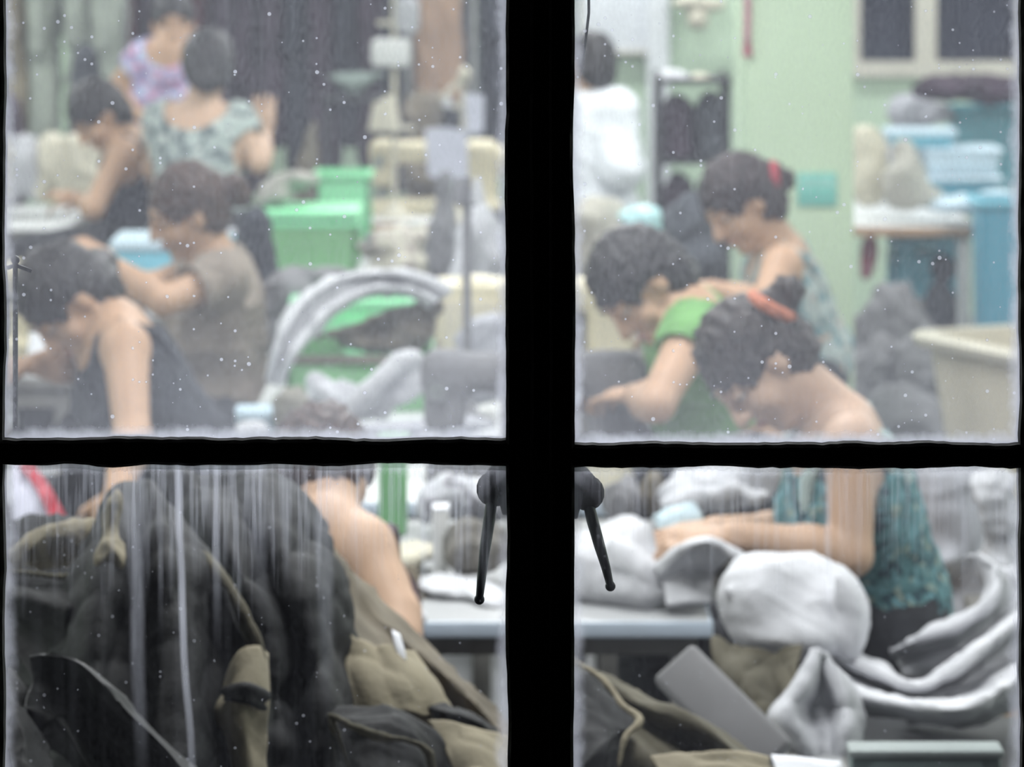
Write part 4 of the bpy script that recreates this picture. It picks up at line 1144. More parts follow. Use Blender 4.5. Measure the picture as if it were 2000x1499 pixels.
# ------------------------------------------------------------------ middle left: boxes and crates
lidded_box('pale blue storage box in front of the woman in the navy vest', (X(300, 12.3), 12.35), .215, .30, .205, 0, m_cyan, m_lblue, TZ)
blob('dark_sack', 'dark sack right of the woman in taupe', 'sack', [('e', 500, 440, 12.0, 28, 38, .06), ('e', 505, 490, 12.0, 34, 40, .07), ('e', 512, 560, 12.0, 36, 60, .07)], m_dk[1], .006, 30, 7, .010)
t = empty('stool', (X(512, 12.0), 12.0, 0), 0, 'dark stool under the dark sack', 'stool')
zz = ZZ(600, 12.0); MB().box((0, 0, zz - .015), (.24, .24, .03), bev=.006).build('seat', m_black_p, t)
for a in (-1, 1):
    for b in (-1, 1): MB().tube([(a * .09, b * .09, zz - .03), (a * .11, b * .11, 0)], .012, 8).build('leg', m_black_p, t)
t = empty('bottle', (X(452, 12.5), 12.5, TZ), 0, 'pale blue bottle behind the ponytail of the woman in taupe', 'bottle')
MB().lathe((0, 0, 0), [(.026, 0), (.028, .01), (.028, .13), (.02, .16), (.011, .175), (.011, .19)], 18).build('bottle_body', m_cyan, t); MB().lathe((0, 0, .19), [(.013, 0), (.013, .02)], 14).build('cap', m_paper, t)
# bright green box with a lid and the heap on it
g = crate('bright green crate left of the cream sewing machine', (X(608, 13.35), 13.4), .30, .34, .165, 0, m_greenp, TZ, m_rim=m_greenl, slots=False)
MB().box((0, 0, .185), (.325, .37, .028), bev=.01).build('lid', m_greenl, g)
g = crate('second bright green crate standing behind the lidded one', (X(672, 14.3), 14.3), .18, .22, ZZ(338, 14.2) - .62, 0, m_greenl, .62, slots=False)
t = empty('storage_box', (X(672, 14.3), 14.3, 0), 0, 'brown carton under the rear green crate', 'box')
MB().box((0, 0, .31), (.24, .26, .62), bev=.006).build('box_body', m_brown, t); MB().box((0, -.131, .55), (.06, .004, .12)).build('tape', m_beige_p, t)
blob('cloth_heap', 'grey cloth heap lying on the bright green lid', 'cloth', [('e', 540, 375, 13.4, 42, 26, .09, -20), ('e', 575, 352, 13.45, 45, 20, .09, -10), ('c', [(505, 400, 13.35, 12), (560, 352, 13.35, 14), (620, 352, 13.4, 10)])], mat('stone_cloth', (0.40, 0.39, 0.35), .95, .12, 9), .008, 40, 9, .009)

# the two lower crates with cloth
crate('green crate with brown cloth in front of the arching white cloth', (X(706, 10.05), 10.12), .355, .34, .135, 0, m_greenp, TZ, m_rim=m_taupe)
crate('green crate behind the brown cloth on the middle table', (X(690, 10.62), 10.68), .30, .28, .205, 0, m_greenl, TZ)
blob('cloth_heap', 'brown olive cloth heaped in the lower green crate', 'cloth', [('e', 800, 640, 10.15, 55, 38, .10), ('c', [(600, 660, 10.1, 10), (690, 640, 10.1, 12), (790, 608, 10.1, 16), (850, 600, 10.1, 14)]), ('e', 740, 668, 10.15, 90, 20, .10)], m_taupe, .010, 42, 10, .008)
sheet('white_cloth', 'white cloth arching over the green crates', 'cloth', [
    [(522, 745, 9.85), (532, 670, 9.85), (558, 606, 9.9), (608, 556, 9.98), (680, 528, 10.08), (770, 522, 10.12), (840, 540, 10.12), (884, 566, 10.1)],
    [(526, 748, 9.74), (540, 676, 9.70), (570, 616, 9.75), (618, 566, 9.84), (686, 538, 9.95), (770, 532, 10.0), (838, 548, 10.0), (880, 572, 10.0)],
    [(536, 750, 9.78), (556, 684, 9.76), (588, 630, 9.82), (634, 582, 9.90), (694, 552, 9.99), (772, 545, 10.03), (836, 556, 10.03), (874, 574, 10.03)],
    [(542, 752, 9.74), (572, 692, 9.70), (604, 646, 9.76), (648, 602, 9.84), (704, 572, 9.94), (768, 560, 9.98), (822, 572, 9.98), (850, 590, 9.98)],
    [(548, 756, 9.84), (582, 704, 9.82), (612, 668, 9.86), (655, 622, 9.92), (708, 590, 10.0), (760, 578, 10.04), (806, 590, 10.04), (836, 602, 10.04)]], m_white, .005, 34, 12, 60, 44, thick=.008)
blob('grey_cloth', 'dark grey cloth put in as shade behind the arching white cloth', 'cloth', [('e', 560, 585, 10.75, 60, 60, .08), ('e', 530, 640, 10.75, 40, 70, .08), ('c', [(560, 545, 10.8, 22), (660, 540, 10.85, 18), (780, 560, 10.85, 14)]), ('e', 545, 700, 10.75, 45, 60, .08)], m_midgrey, .006, 30, 13, .010)  # dark mass added where the white arch only casts shade
blob('white_cloth', 'white folded cloth standing like a leaf below the green crate', 'cloth', [('c', [(690, 800, 9.5, 16), (730, 755, 9.48, 16), (775, 708, 9.5, 14), (815, 692, 9.52, 10)]), ('e', 790, 755, 9.53, 62, 34, .018, -38), ('e', 830, 735, 9.55, 28, 30, .02)], m_white, .004, 36, 14, .006)
blob('white_cloth', 'crumpled white cloth left of the leaf shaped fold', 'cloth', [('e', 650, 775, 9.62, 60, 30, .07), ('e', 720, 790, 9.6, 60, 26, .06), ('e', 615, 745, 9.65, 20, 16, .03)], m_white2, .009, 45, 15, .007)
blob('cloth_bundle', 'taupe cloth bundle below the white cloth on the middle table', 'cloth', [('e', 575, 800, 9.45, 42, 46, .06), ('e', 590, 830, 9.45, 60, 30, .07)], mat('stone_brown_cloth', (0.25, 0.24, 0.20), .95, .15, 9), .008, 38, 16, .008)
lidded_box('small pale blue box beside the woman in taupe', (X(515, 9.55), 9.55), .09, .10, .06, 0, m_lblue, m_lblue, TZ)
blob('white_cloth', 'small white cloth at the left end of the middle table', 'cloth', [('e', 495, 838, 9.3, 35, 22, .04), ('e', 470, 848, 9.3, 20, 14, .03)], m_white, .005, 45, 17, .007)
blob('grey_cloth', 'flat grey cloth spread at the front of the middle table', 'cloth', [('e', 770, 838, 9.4, 100, 14, .06), ('e', 900, 830, 9.42, 70, 20, .06)], m_grey, .005, 40, 18, .008)
# beside the mullion
t = empty('machine_cabinet', (X(925, 10.55), 10.6, TZ), 0, 'cream metal cabinet on the middle table beside the mullion', 'cabinet')
MB().box((0, 0, .125), (.20, .22, .25), bev=.012).build('cabinet_body', m_cream_paint, t); MB().box((-.01, -.114, .13), (.14, .008, .16), bev=.003).build('door', m_beige_p, t); MB().box((.05, -.122, .13), (.01, .012, .04), bev=.003).build('knob', m_chrome, t)
blob('white_cloth', 'white cloth covering the machine beside the mullion', 'cloth', [('e', 935, 455, 11.6, 42, 70, .09), ('c', [(905, 440, 11.5, 10), (895, 520, 11.45, 12), (890, 560, 11.45, 12)]), ('e', 960, 500, 11.6, 40, 60, .09), ('e', 945, 600, 11.6, 55, 90, .10)], m_white2, .006, 38, 19, .009)
t = empty('storage_box', (X(945, 11.65), 11.65, 0), 0, 'grey box under the white covered machine', 'box')
MB().box((0, 0, .38), (.26, .26, .76), bev=.01).build('box_body', m_midgrey, t); MB().box((0, 0, .745), (.27, .27, .03), bev=.005).build('lid', m_leg, t)
blob('hanging_sleeve', 'dark grey sleeve hanging above the arching white cloth', 'cloth', [('c', [(872, 345, 12.4, 12), (868, 400, 12.4, 14), (862, 450, 12.4, 26), (864, 500, 12.4, 26), (862, 545, 12.4, 16), (862, 640, 12.4, 22)])], m_midgrey, .005, 40, 21, .008)
t = empty('coat_stand', (X(875, 12.5), 12.52, 0), 0, 'thin steel stand holding the dark sleeve', 'stand')
MB().tube([(0, 0, 0), (0, 0, ZZ(340, 12.5))], .010, 8).build('pole', m_chrome, t); MB().box((0, 0, .015), (.30, .30, .03), bev=.006).build('base', m_chrome, t); MB().tube([(0, 0, ZZ(345, 12.5)), (-.02, -.10, ZZ(350, 12.5))], .006, 8).build('hook', m_chrome, t)
blob('cloth_heap', 'mottled beige cloth pieces below the cream sewing machine', 'cloth', [('e', 760, 480, 12.9, 60, 32, .10), ('e', 810, 462, 12.95, 45, 26, .09), ('e', 800, 520, 12.85, 70, 30, .10), ('e', 770, 560, 12.85, 90, 36, .12)], print_mat('beige_black_cloth', (0.46, 0.44, 0.36), (((0.10, 0.12, 0.11), .58), ((0.30, 0.27, 0.24), .52)), 16), .010, 40, 22, .010)
t = empty('storage_box', (X(780, 12.9), 12.95, 0), 0, 'dark box under the mottled beige cloth', 'box')
zz = ZZ(580, 12.9); MB().box((0, 0, zz / 2), (.32, .34, zz), bev=.01).build('box_body', m_dk[3], t); MB().box((0, 0, zz - .02), (.33, .35, .03), bev=.005).build('lid', m_leg, t)
blob('grey_cloth', 'lilac grey cloth draped by the cream cabinet', 'cloth', [('c', [(890, 665, 9.9, 12), (935, 655, 9.88, 22), (985, 640, 9.88, 26)]), ('e', 960, 690, 9.9, 60, 40, .06), ('e', 930, 745, 9.9, 70, 50, .08)], m_grey, .006, 40, 23, .008)

# left edge
sheet('paper', 'white paper on the table at the left edge', 'paper', [[(52, 700, 10.7), (60, 640, 10.75), (64, 610, 10.8)], [(85, 705, 10.68), (92, 650, 10.75), (96, 622, 10.8)], [(118, 700, 10.7), (122, 665, 10.75), (118, 640, 10.8)]], m_paper, 0, nv=8, nu=8, thick=.002)
t = empty('plastic_sheet', W(80, 965, 8.5), 0, 'white plastic sheet with a red edge at the left of the lower pane', 'plastic sheet')
sheet('sheet_body', None, None, [[(20, 905, 8.5), (22, 960, 8.45), (25, 1020, 8.42)], [(45, 905, 8.52), (58, 960, 8.46), (80, 1020, 8.42)], [(60, 908, 8.5), (85, 955, 8.45), (125, 1018, 8.42)]], m_lilac, .003, 40, parent=t, nv=20, nu=20)
sheet('red_edge', None, None, [[(40, 912, 8.50), (78, 968, 8.44), (98, 1016, 8.41)], [(62, 905, 8.50), (100, 955, 8.44), (132, 1016, 8.41)]], mat('red_plastic', (0.62, 0.05, 0.08), .4, .2, 40), .003, 60, parent=t, nv=20, nu=8, thick=.006)

# ------------------------------------------------------------------ on the blue edged table and the bench behind
blob('white_cloth', 'flat white cloth sliding off the blue edged table', 'cloth', [('e', 890, 1150, 7.5, 85, 22, .08, 8), ('e', 960, 1172, 7.42, 50, 18, .07, 14)], m_white, .004, 30, 31, .007)
blob('grey_bundle', 'dark grey square bundle beside the left window handle', 'bundle', [('e', 905, 1065, 7.62, 34, 52, .07), ('e', 955, 1068, 7.62, 34, 50, .07), ('e', 930, 1075, 7.60, 58, 46, .07)], mat('mottled_grey_cloth', (0.22, 0.21, 0.19), .95, .25, 30), .005, 50, 32, .006)
t = empty('carton', (X(860, 7.66), 7.7, TZ), 0, 'narrow white carton left of the dark grey bundle', 'carton')
zz = ZZ(1000, 7.66) - TZ; MB().box((0, 0, zz / 2), (.030, .07, zz), bev=.003).build('carton_body', m_white_paint, t); MB().box((0, 0, zz + .002), (.031, .071, .005)).build('flap', m_paper, t)
blob('cream_cloth', 'cream cloth left of the narrow white carton', 'cloth', [('e', 805, 1085, 7.75, 52, 22, .06, -12), ('e', 780, 1105, 7.75, 34, 30, .06)], m_cream, .005, 36, 33, .007)
blob('beige_bundle', 'beige bundle beside the arm of the half hidden woman', 'bundle', [('e', 802, 1150, 7.5, 26, 46, .04), ('e', 812, 1190, 7.45, 24, 30, .04)], m_taupe, .004, 36, 34, .006)
blob('white_scrap', 'small white scrap at the wrist of the half hidden woman', 'cloth', [('e', 818, 1206, 7.2, 18, 16, .02), ('e', 800, 1216, 7.2, 14, 10, .02)], m_white, .003, 60, 35, .005)
t = empty('green_bin', (X(768, 8.2), 8.2, TZ), 0, 'upright green plastic bin behind the bare shoulder', 'bin')
MB().box((0, 0, .09), (.056, .12, .18), bev=.008).build('bin_body', m_greenp, t); MB().box((0, 0, .182), (.062, .126, .012), bev=.004).build('rim', m_greenp, t)
blob('grey_heap', 'grey white cloth heap behind the left window handle', 'cloth', [('e', 890, 965, 8.12, 60, 45, .08), ('e', 960, 975, 8.12, 55, 42, .08), ('e', 835, 990, 8.1, 30, 40, .06)], print_mat('streaked_grey_cloth', (0.46, 0.47, 0.50), (((0.20, 0.20, 0.22), .56),), 22), .008, 40, 36, .008)
blob('grey_heap', 'pale grey heap behind the white cloth on the blue edged table', 'cloth', [('e', 1400, 945, 8.14, 105, 48, .09), ('e', 1480, 915, 8.14, 60, 50, .08), ('e', 1340, 965, 8.1, 50, 40, .07), ('c', [(1310, 985, 8.05, 14), (1400, 968, 8.02, 16), (1500, 975, 8.02, 14)])], m_white2, .009, 40, 37, .008)
blob('dark_cloth', 'dark grey cloth peak above the white cloth by the right handle', 'cloth', [('e', 1215, 985, 8.15, 42, 50, .07), ('c', [(1225, 930, 8.15, 8), (1220, 980, 8.1, 30)])], m_midgrey, .006, 40, 38, .007)
blob('olive_cloth', 'small olive cloth between grey heaps', 'cloth', [('e', 1275, 965, 8.2, 24, 48, .05)], m_taupe, .005, 40, 39, .007)
wc = blob('white_cloth', 'white cloth in soft folds on the blue edged table right of the mullion', 'cloth', [('e', 1150, 1110, 7.5, 75, 78, .12), ('e', 1222, 1092, 7.5, 72, 80, .11), ('e', 1260, 1145, 7.42, 100, 48, .09), ('e', 1330, 1155, 7.44, 56, 36, .07),
     ('c', [(1200, 1060, 7.40, 16), (1262, 1105, 7.36, 16), (1330, 1140, 7.36, 14)], .03)], m_white, .006, 24, 40, .006)
sheet('cloth_flap', None, None, [
    [(1262, 1092, 7.50), (1325, 1052, 7.42), (1388, 1040, 7.36), (1452, 1078, 7.32)],
    [(1268, 1102, 7.36), (1328, 1062, 7.26), (1388, 1052, 7.20), (1446, 1086, 7.18)],
    [(1282, 1122, 7.32), (1332, 1092, 7.25), (1382, 1082, 7.22), (1420, 1100, 7.22)],
    [(1296, 1140, 7.33), (1336, 1120, 7.31), (1374, 1118, 7.31), (1394, 1126, 7.31)],
    [(1300, 1178, 7.28), (1338, 1176, 7.27), (1372, 1174, 7.27), (1388, 1172, 7.27)]], m_white, .004, 30, 42, 36, 36, parent=wc, thick=.008)
blob('blue_cloth', 'pale blue cloth scrap above the soft white folds', 'cloth', [('e', 1335, 1022, 7.72, 46, 34, .05, -15), ('e', 1300, 1010, 7.74, 26, 18, .03)], mat('pale_blue_cloth', (0.55, 0.68, 0.74), .95, .08, 12), .006, 50, 41, .006, floor=TZ)
t = empty('thread_cone', (X(1190, 8.62), 8.62, TZ), 0, 'white cone of thread at the foot of the right upper pane', 'thread cone')
MB().lathe((0, 0, 0), [(.055, 0), (.055, .012), (.05, .06), (.035, .09), (.014, .10)], 20).build('cone', m_cream, t); MB().lathe((0, 0, .10), [(.012, 0), (.012, .02)], 12).build('core', m_taupe, t)

# ------------------------------------------------------------------ white bundles at lower right
blob('white_bundle', 'large rounded white bundle in the middle of the lower right pane', 'bundle', [('e', 1490, 1165, 6.85, 88, 84, .11), ('e', 1590, 1182, 6.87, 100, 92, .12), ('e', 1555, 1225, 6.83, 130, 62, .12), ('e', 1640, 1215, 6.9, 62, 90, .11), ('e', 1520, 1112, 6.87, 84, 30, .08),
     ('c', [(1440, 1172, 6.8, 14), (1418, 1152, 6.78, 5)], .008), ('c', [(1640, 1130, 6.76, 12), (1665, 1200, 6.75, 12), (1660, 1275, 6.75, 12)], .02)], m_white, .0035, 24, 51, .006)
sheet('white_cloth', 'white cloth trailing right from the rounded bundle', 'cloth', [
    [(1640, 1255, 6.95), (1720, 1290, 6.90), (1790, 1325, 6.85), (1850, 1290, 6.86), (1920, 1230, 6.90), (2010, 1165, 6.95)],
    [(1622, 1272, 6.78), (1710, 1310, 6.72), (1790, 1343, 6.68), (1860, 1312, 6.70), (1930, 1258, 6.74), (2010, 1200, 6.80)],
    [(1610, 1290, 6.82), (1700, 1330, 6.78), (1790, 1360, 6.76), (1870, 1342, 6.80), (1940, 1298, 6.84), (2010, 1245, 6.90)],
    [(1600, 1308, 6.62), (1690, 1350, 6.57), (1790, 1376, 6.54), (1880, 1376, 6.57), (1950, 1342, 6.63), (2010, 1305, 6.71)],
    [(1602, 1340, 6.62), (1690, 1382, 6.58), (1790, 1402, 6.58), (1885, 1406, 6.61), (1955, 1382, 6.67), (2010, 1350, 6.75)],
    [(1615, 1372, 6.80), (1700, 1404, 6.80), (1790, 1416, 6.80), (1880, 1420, 6.82), (1950, 1402, 6.86), (2010, 1380, 6.9)]], m_white, .005, 24, 52, 60, 60, thick=.008)
sheet('white_cloth', 'white cloth with a pointed peak in front of the trailing cloth', 'cloth', [
    [(1586, 1290, 6.56), (1552, 1348, 6.52), (1512, 1398, 6.50), (1530, 1436, 6.50), (1560, 1500, 6.50), (1580, 1640, 6.5)],
    [(1592, 1274, 6.46), (1568, 1338, 6.41), (1532, 1396, 6.38), (1552, 1438, 6.38), (1585, 1500, 6.39), (1600, 1640, 6.4)],
    [(1598, 1268, 6.46), (1592, 1345, 6.47), (1580, 1402, 6.45), (1586, 1445, 6.41), (1606, 1500, 6.40), (1615, 1640, 6.4)],
    [(1604, 1274, 6.46), (1622, 1345, 6.47), (1628, 1402, 6.46), (1628, 1450, 6.42), (1634, 1500, 6.40), (1640, 1640, 6.4)],
    [(1608, 1280, 6.48), (1642, 1345, 6.44), (1656, 1396, 6.41), (1654, 1440, 6.39), (1650, 1500, 6.39), (1655, 1640, 6.4)],
    [(1614, 1292, 6.56), (1660, 1345, 6.56), (1682, 1392, 6.56), (1676, 1436, 6.54), (1664, 1500, 6.5), (1662, 1640, 6.5)]], m_white2, .003, 34, 53, 50, 44, thick=.006)
sheet('white_sleeve', 'white sleeve curling up at the right of the lower right pane', 'cloth', [
    [(1742, 1262, 7.08), (1800, 1228, 7.06), (1868, 1200, 7.04), (1912, 1155, 7.06), (1900, 1105, 7.12), (1880, 1090, 7.16)],
    [(1736, 1274, 6.98), (1800, 1246, 6.92), (1880, 1218, 6.90), (1938, 1168, 6.92), (1948, 1112, 7.00), (1915, 1085, 7.08)],
    [(1748, 1290, 7.02), (1812, 1270, 6.98), (1890, 1248, 6.97), (1955, 1200, 7.00), (1980, 1145, 7.07), (1960, 1105, 7.14)],
    [(1765, 1320, 6.98), (1825, 1310, 6.95), (1900, 1285, 6.95), (1962, 1240, 6.98), (1995, 1180, 7.05), (1990, 1130, 7.12)],
    [(1770, 1420, 7.06), (1825, 1420, 7.04), (1900, 1420, 7.02), (1965, 1400, 7.05), (2000, 1380, 7.1), (2010, 1360, 7.14)]], m_white2, .005, 28, 54, 50, 40, thick=.008)
blob('grey_cloth', 'light grey cloth hanging behind the white sleeve', 'cloth', [('e', 1850, 925, 8.4, 92, 62, .10), ('e', 1852, 1010, 8.38, 76, 84, .10), ('e', 1840, 1090, 8.36, 40, 50, .08), ('e', 1905, 1120, 8.4, 55, 80, .08), ('e', 1860, 1250, 8.4, 80, 120, .11)], m_grey, .008, 28, 55, .008, dirv=V(1, 0, .2))
t = empty('cloth_stand', (X(1860, 8.4), 8.42, 0), 0, 'grey box stand under the hanging light grey cloth', 'stand')
zz = ZZ(1280, 8.4); MB().box((0, 0, zz / 2), (.22, .24, zz), bev=.012).build('stand_body', m_midgrey, t); MB().box((0, 0, zz - .012), (.25, .26, .025), bev=.006).build('stand_top', m_leg, t)
blob('grey_cloth', 'small pale heap at the right edge of the lower right pane', 'cloth', [('e', 1945, 965, 8.1, 48, 58, .07), ('e', 1960, 1020, 8.1, 40, 40, .07), ('e', 1965, 1120, 8.1, 50, 90, .07)], m_white2, .008, 40, 56, .008)
t = empty('storage_box', (X(1975, 8.15), 8.15, 0), 0, 'grey box under the small pale heap', 'box')
zz = ZZ(1180, 8.15); MB().box((0, 0, zz / 2), (.16, .2, zz), bev=.01).build('box_body', m_midgrey, t); MB().box((0, 0, zz - .012), (.17, .21, .025), bev=.005).build('lid', m_leg, t)
# wooden chair behind the woman in teal
m_wood = mat('warm_wood', (0.56, 0.36, 0.19), .5, .15, 10)
cx, cy = X(1772, 8.0), 8.05
t = empty('wooden_chair', (cx, cy, 0), 0, 'light wooden chair behind the woman in the teal top', 'chair')
MB().box((.10, .10, .43), (.34, .34, .03), bev=.006).build('seat', m_wood, t)
for (a, b) in ((-.05, -.05), (.25, -.05), (-.05, .25), (.25, .25)): MB().tube([(a, b, .42), (a * 1.1, b * 1.1, 0)], .016, 8).build('leg', m_wood, t)
for b in (-.05, .25): MB().tube([(-.05, b, .43), (-.075, b, ZZ(955, 8.0))], .017, 10).build('back_post', m_wood, t)
for z in (ZZ(1000, 8.0), ZZ(1150, 8.0)): MB().box((-.068, .10, z), (.018, .32, .06), bev=.005).build('back_rail', m_wood, t)
# grey board, olive cloth, tub
bc = W(1412, 1392, 6.25); ba = unit(W(1500, 1478, 6.2) - W(1322, 1300, 6.32)); bn = unit(np.cross(ba, V(-.3, -1, .75))); bu = np.cross(bn, ba)
Rb = Matrix([[ba[i], bn[i], bu[i]] for i in range(3)])
t = empty('padded_board', bc, 0, 'grey padded board leaning behind the dark pile', 'board')
MB().box((0, 0, 0), (.235, .085, .026), Rb, bev=.011, seg=3).build('pad', mat('grey_vinyl', (0.17, 0.17, 0.175), .6, .08, 10), t); MB().box(bu * -.016, (.22, .075, .008), Rb).build('backing', m_leg, t)
t2 = empty('storage_box', (X(1420, 6.35), 6.40, 0), .2, 'dark box under the grey padded board', 'box'); zz = ZZ(1500, 6.3) + .005
sheet('olive_cloth', 'olive cloth draped between the padded board and the white peak', 'cloth', [[(1392, 1250, 6.75), (1400, 1310, 6.68), (1420, 1400, 6.6), (1440, 1500, 6.6)], [(1440, 1262, 6.72), (1462, 1330, 6.60), (1490, 1400, 6.55), (1500, 1500, 6.5)], [(1500, 1275, 6.72), (1510, 1340, 6.66), (1530, 1410, 6.6), (1530, 1500, 6.6)], [(1570, 1270, 6.70), (1560, 1330, 6.62), (1550, 1400, 6.55), (1545, 1500, 6.5)]], m_olive, .006, 36, 57)
MB().box((0, 0, zz / 2), (.20, .22, zz), bev=.008).build('box_body', m_char, t2); MB().box((0, 0, zz - .012), (.21, .23, .025), bev=.005).build('lid', m_leg, t2)
t = empty('carton', (X(1810, 6.02), 6.05, 0), 0, 'grey teal carton with a pale rim at the bottom of the lower right pane', 'carton')
zz = ZZ(1466, 6.02); m_gt = mat('grey_teal_board', (0.13, 0.18, 0.175), .6, .1, 8)
MB().box((0, 0, zz / 2 - .006), (.220, .060, zz - .012), bev=.006).build('carton_body', m_gt, t); MB().box((0, 0, zz - .006), (.228, .068, .012), bev=.005).build('rim', mat('pale_teal_board', (0.27, 0.31, 0.305), .6, .06, 8), t)
sheet('paper', 'white paper corner at the bottom beside the grey teal bin', 'paper', [[(1505, 1478, 5.9), (1520, 1530, 5.85), (1530, 1600, 5.8)], [(1560, 1484, 5.92), (1570, 1530, 5.88), (1580, 1600, 5.82)], [(1640, 1492, 5.95), (1640, 1540, 5.9), (1640, 1600, 5.85)]], m_paper, .002, 30, 3, nv=10, nu=10, thick=.002)

# ------------------------------------------------------------------ right of the pillar
tub('laundry_tub', 'large beige plastic tub at the right edge of the window', 'tub', (X(2100, 11.35), 11.45), .60, .66, .75, .45, m_beige_p, .72, .035, .012, .09, m_rim=m_beige_rim)
blob('sack', 'cream sack nearest the pillar on the packing table', 'sack', [('e', 1700, 345, 15.2, 40, 62, .10), ('e', 1695, 290, 15.2, 34, 34, .08), ('e', 1692, 262, 15.2, 28, 16, .06)], mat('cream_sack', (0.66, 0.63, 0.50), .9, .06, 8), .008, 34, 61, .010, floor=TZ)
blob('sack', 'grey beige slumped sack right of the cream sack', 'sack', [('e', 1765, 360, 15.05, 46, 50, .10), ('e', 1770, 310, 15.1, 30, 34, .08), ('e', 1765, 282, 15.1, 18, 14, .05), ('e', 1800, 385, 15.05, 40, 24, .08)], mat('grey_sack', (0.50, 0.49, 0.43), .9, .08, 8), .010, 36, 62, .010, floor=TZ)
bx_ = X(1838, 15.9)
lidded_box('pale blue box at the bottom of the stack on the packing table', (X(1865, 15.75), 15.8), .32, .30, ZZ(343, 15.7) - TZ, 0, m_blue, m_lblue, TZ)
lidded_box('pale blue box second from the bottom of the stack', (X(1878, 15.75), 15.82), .28, .28, ZZ(290, 15.7) - ZZ(343, 15.7), 0, m_lblue, m_lblue, ZZ(343, 15.7))
lidded_box('slim pale blue box at the top of the stack', (X(1800, 15.75), 15.84), .24, .26, ZZ(258, 15.7) - ZZ(290, 15.7), 0, m_cyan, m_lblue, ZZ(290, 15.7))
crate('teal crate behind the stacked pale blue boxes', (X(1930, 16.5), 16.6), .28, .30, ZZ(212, 16.45) - TZ, 0, m_teal, TZ, slots=False)
blob('grey_bag', 'lilac grey bag behind the stacked boxes', 'bag', [('e', 1780, 215, 16.55, 52, 34, .10), ('e', 1830, 222, 16.5, 40, 24, .09), ('e', 1770, 300, 16.6, 50, 70, .10)], m_grey, .006, 30, 63, .011, floor=TZ)
blob('dark_bundle', 'dark flat bundle lying on top of the teal crate', 'bundle', [('e', 1850, 172, 16.3, 70, 26, .14), ('e', 1930, 175, 16.4, 85, 32, .14), ('e', 2010, 178, 16.4, 50, 28, .12)], m_dk[0], .008, 34, 64, .011)
blob('blue_cloth', 'pale blue sheet hanging over the end of the packing table', 'cloth', [('e', 1880, 400, 15.0, 70, 20, .12), ('e', 1960, 395, 15.0, 60, 24, .12)], m_lblue, .004, 30, 65, .010)
tub('plastic_bin', 'tall blue plastic bin beside the packing table', 'bin', (X(1985, 14.6), 14.72), .27, .30, .865, 0, m_blue, .88, .02, .008, .04, m_rim=m_cyan)
crate('blue crate on the floor frame under the packing table', (X(1815, 15.3), 15.45), .26, .30, .22, 0, m_cyan, .44)
t = empty('storage_box', (X(1815, 15.3), 15.45, 0), 0, 'grey carton under the blue crate', 'box')
MB().box((0, 0, .22), (.30, .32, .44), bev=.008).build('box_body', m_midgrey, t); MB().box((0, -.161, .38), (.06, .004, .1)).build('tape', m_beige_p, t)
blob('dark_ball', 'dark round bundle in front of the blue crate', 'bundle', [('e', 1842, 522, 15.0, 26, 28, .05), ('e', 1835, 600, 15.0, 34, 50, .06)], m_dk[3], .004, 40, 66, .010)
blob('pink_cloth', 'dull pink cloth hanging under the packing table', 'cloth', [('c', [(1700, 468, 15.1, 12), (1696, 500, 15.1, 12), (1690, 540, 15.1, 9)])], mat('dull_pink_cloth', (0.45, 0.14, 0.18), .9, .1, 8), .003, 40, 67, .008)
for i, (px, py, rx, ry, Y, lab) in enumerate(((1745, 640, 70, 90, 13.9, 'grey sack standing under the packing table'), (1810, 720, 60, 80, 13.2, 'grey sack on the floor left of the beige tub'), (1715, 740, 55, 90, 13.3, 'grey sack on the floor beside the pillar'), (1770, 800, 90, 50, 12.6, 'grey flattened sack nearest on the floor by the tub'))):
    zf = 0.0; yb = -290 + FPX * CAM_H / Y
    blob('grey_sack', lab, 'sack', [('e', px, py, Y, rx, ry, .14), ('e', px - rx * .4, py + 20, Y, rx * .8, ry * .8, .12), ('e', px + rx * .5, py + 35, Y, rx * .7, ry * .7, .12), ('e', px, (py + yb) / 2, Y, rx * 1.2, (yb - py) / 2 + 20, .15)], (m_midgrey, m_midgrey, m_midgrey, m_midgrey)[i], .016, 26, 70 + i, .012, floor=0.0)

# sign and red cord on the pillar
t = empty('wall_sign', W(1596, 402, PY - .004), 0, 'small teal sign on the green pillar', 'sign')
sw, shh = 76 * PY / FPX, 64 * PY / FPX
MB().box((0, -.002, shh / 2), (sw, .008, shh), bev=.002).build('sign_plate', mat('teal_sign', (0.20, 0.55, 0.47), .5, .05, 8), t)
r = random.Random(3)
for row, zc in enumerate((.72, .28)):
    mb = MB(); x = -sw * .42
    while x < sw * .40:
        w_ = r.uniform(.006, .012); mb.box((x + w_ / 2, -.0065, shh * zc + r.uniform(-.002, .002)), (w_, .002, shh * (.24 if row == 0 else .16))); x += w_ + .004
    mb.build('lettering', mat('sign_print_%d' % row, ((0.36, 0.68, 0.60), (0.16, 0.50, 0.43))[row], .5), t, smooth=False)
cord = [W(1440, -40, PY - .012), W(1441, 30, PY - .012), W(1440, 80, PY - .012), W(1441, 110, PY - .012)]
o0 = cord[-1] + V(.028, 0, 0)
cord = [p + V(.028, 0, 0) for p in cord]
t = empty('red_cord', o0, 0, 'pink red cord hanging down the corner of the pillar', 'cord')
MB().tube([p - o0 for p in cord], [.010, .010, .010, .010], 8).build('cord', mat('pink_red_cord', (0.60, 0.28, 0.34), .8, .2, 30), t)
MB().tube([cord[2] - o0, cord[3] - o0], [.010, .014], 8).build('tassel', mat('dull_red_tassel', (0.50, 0.14, 0.20), .8, .2, 30), t)

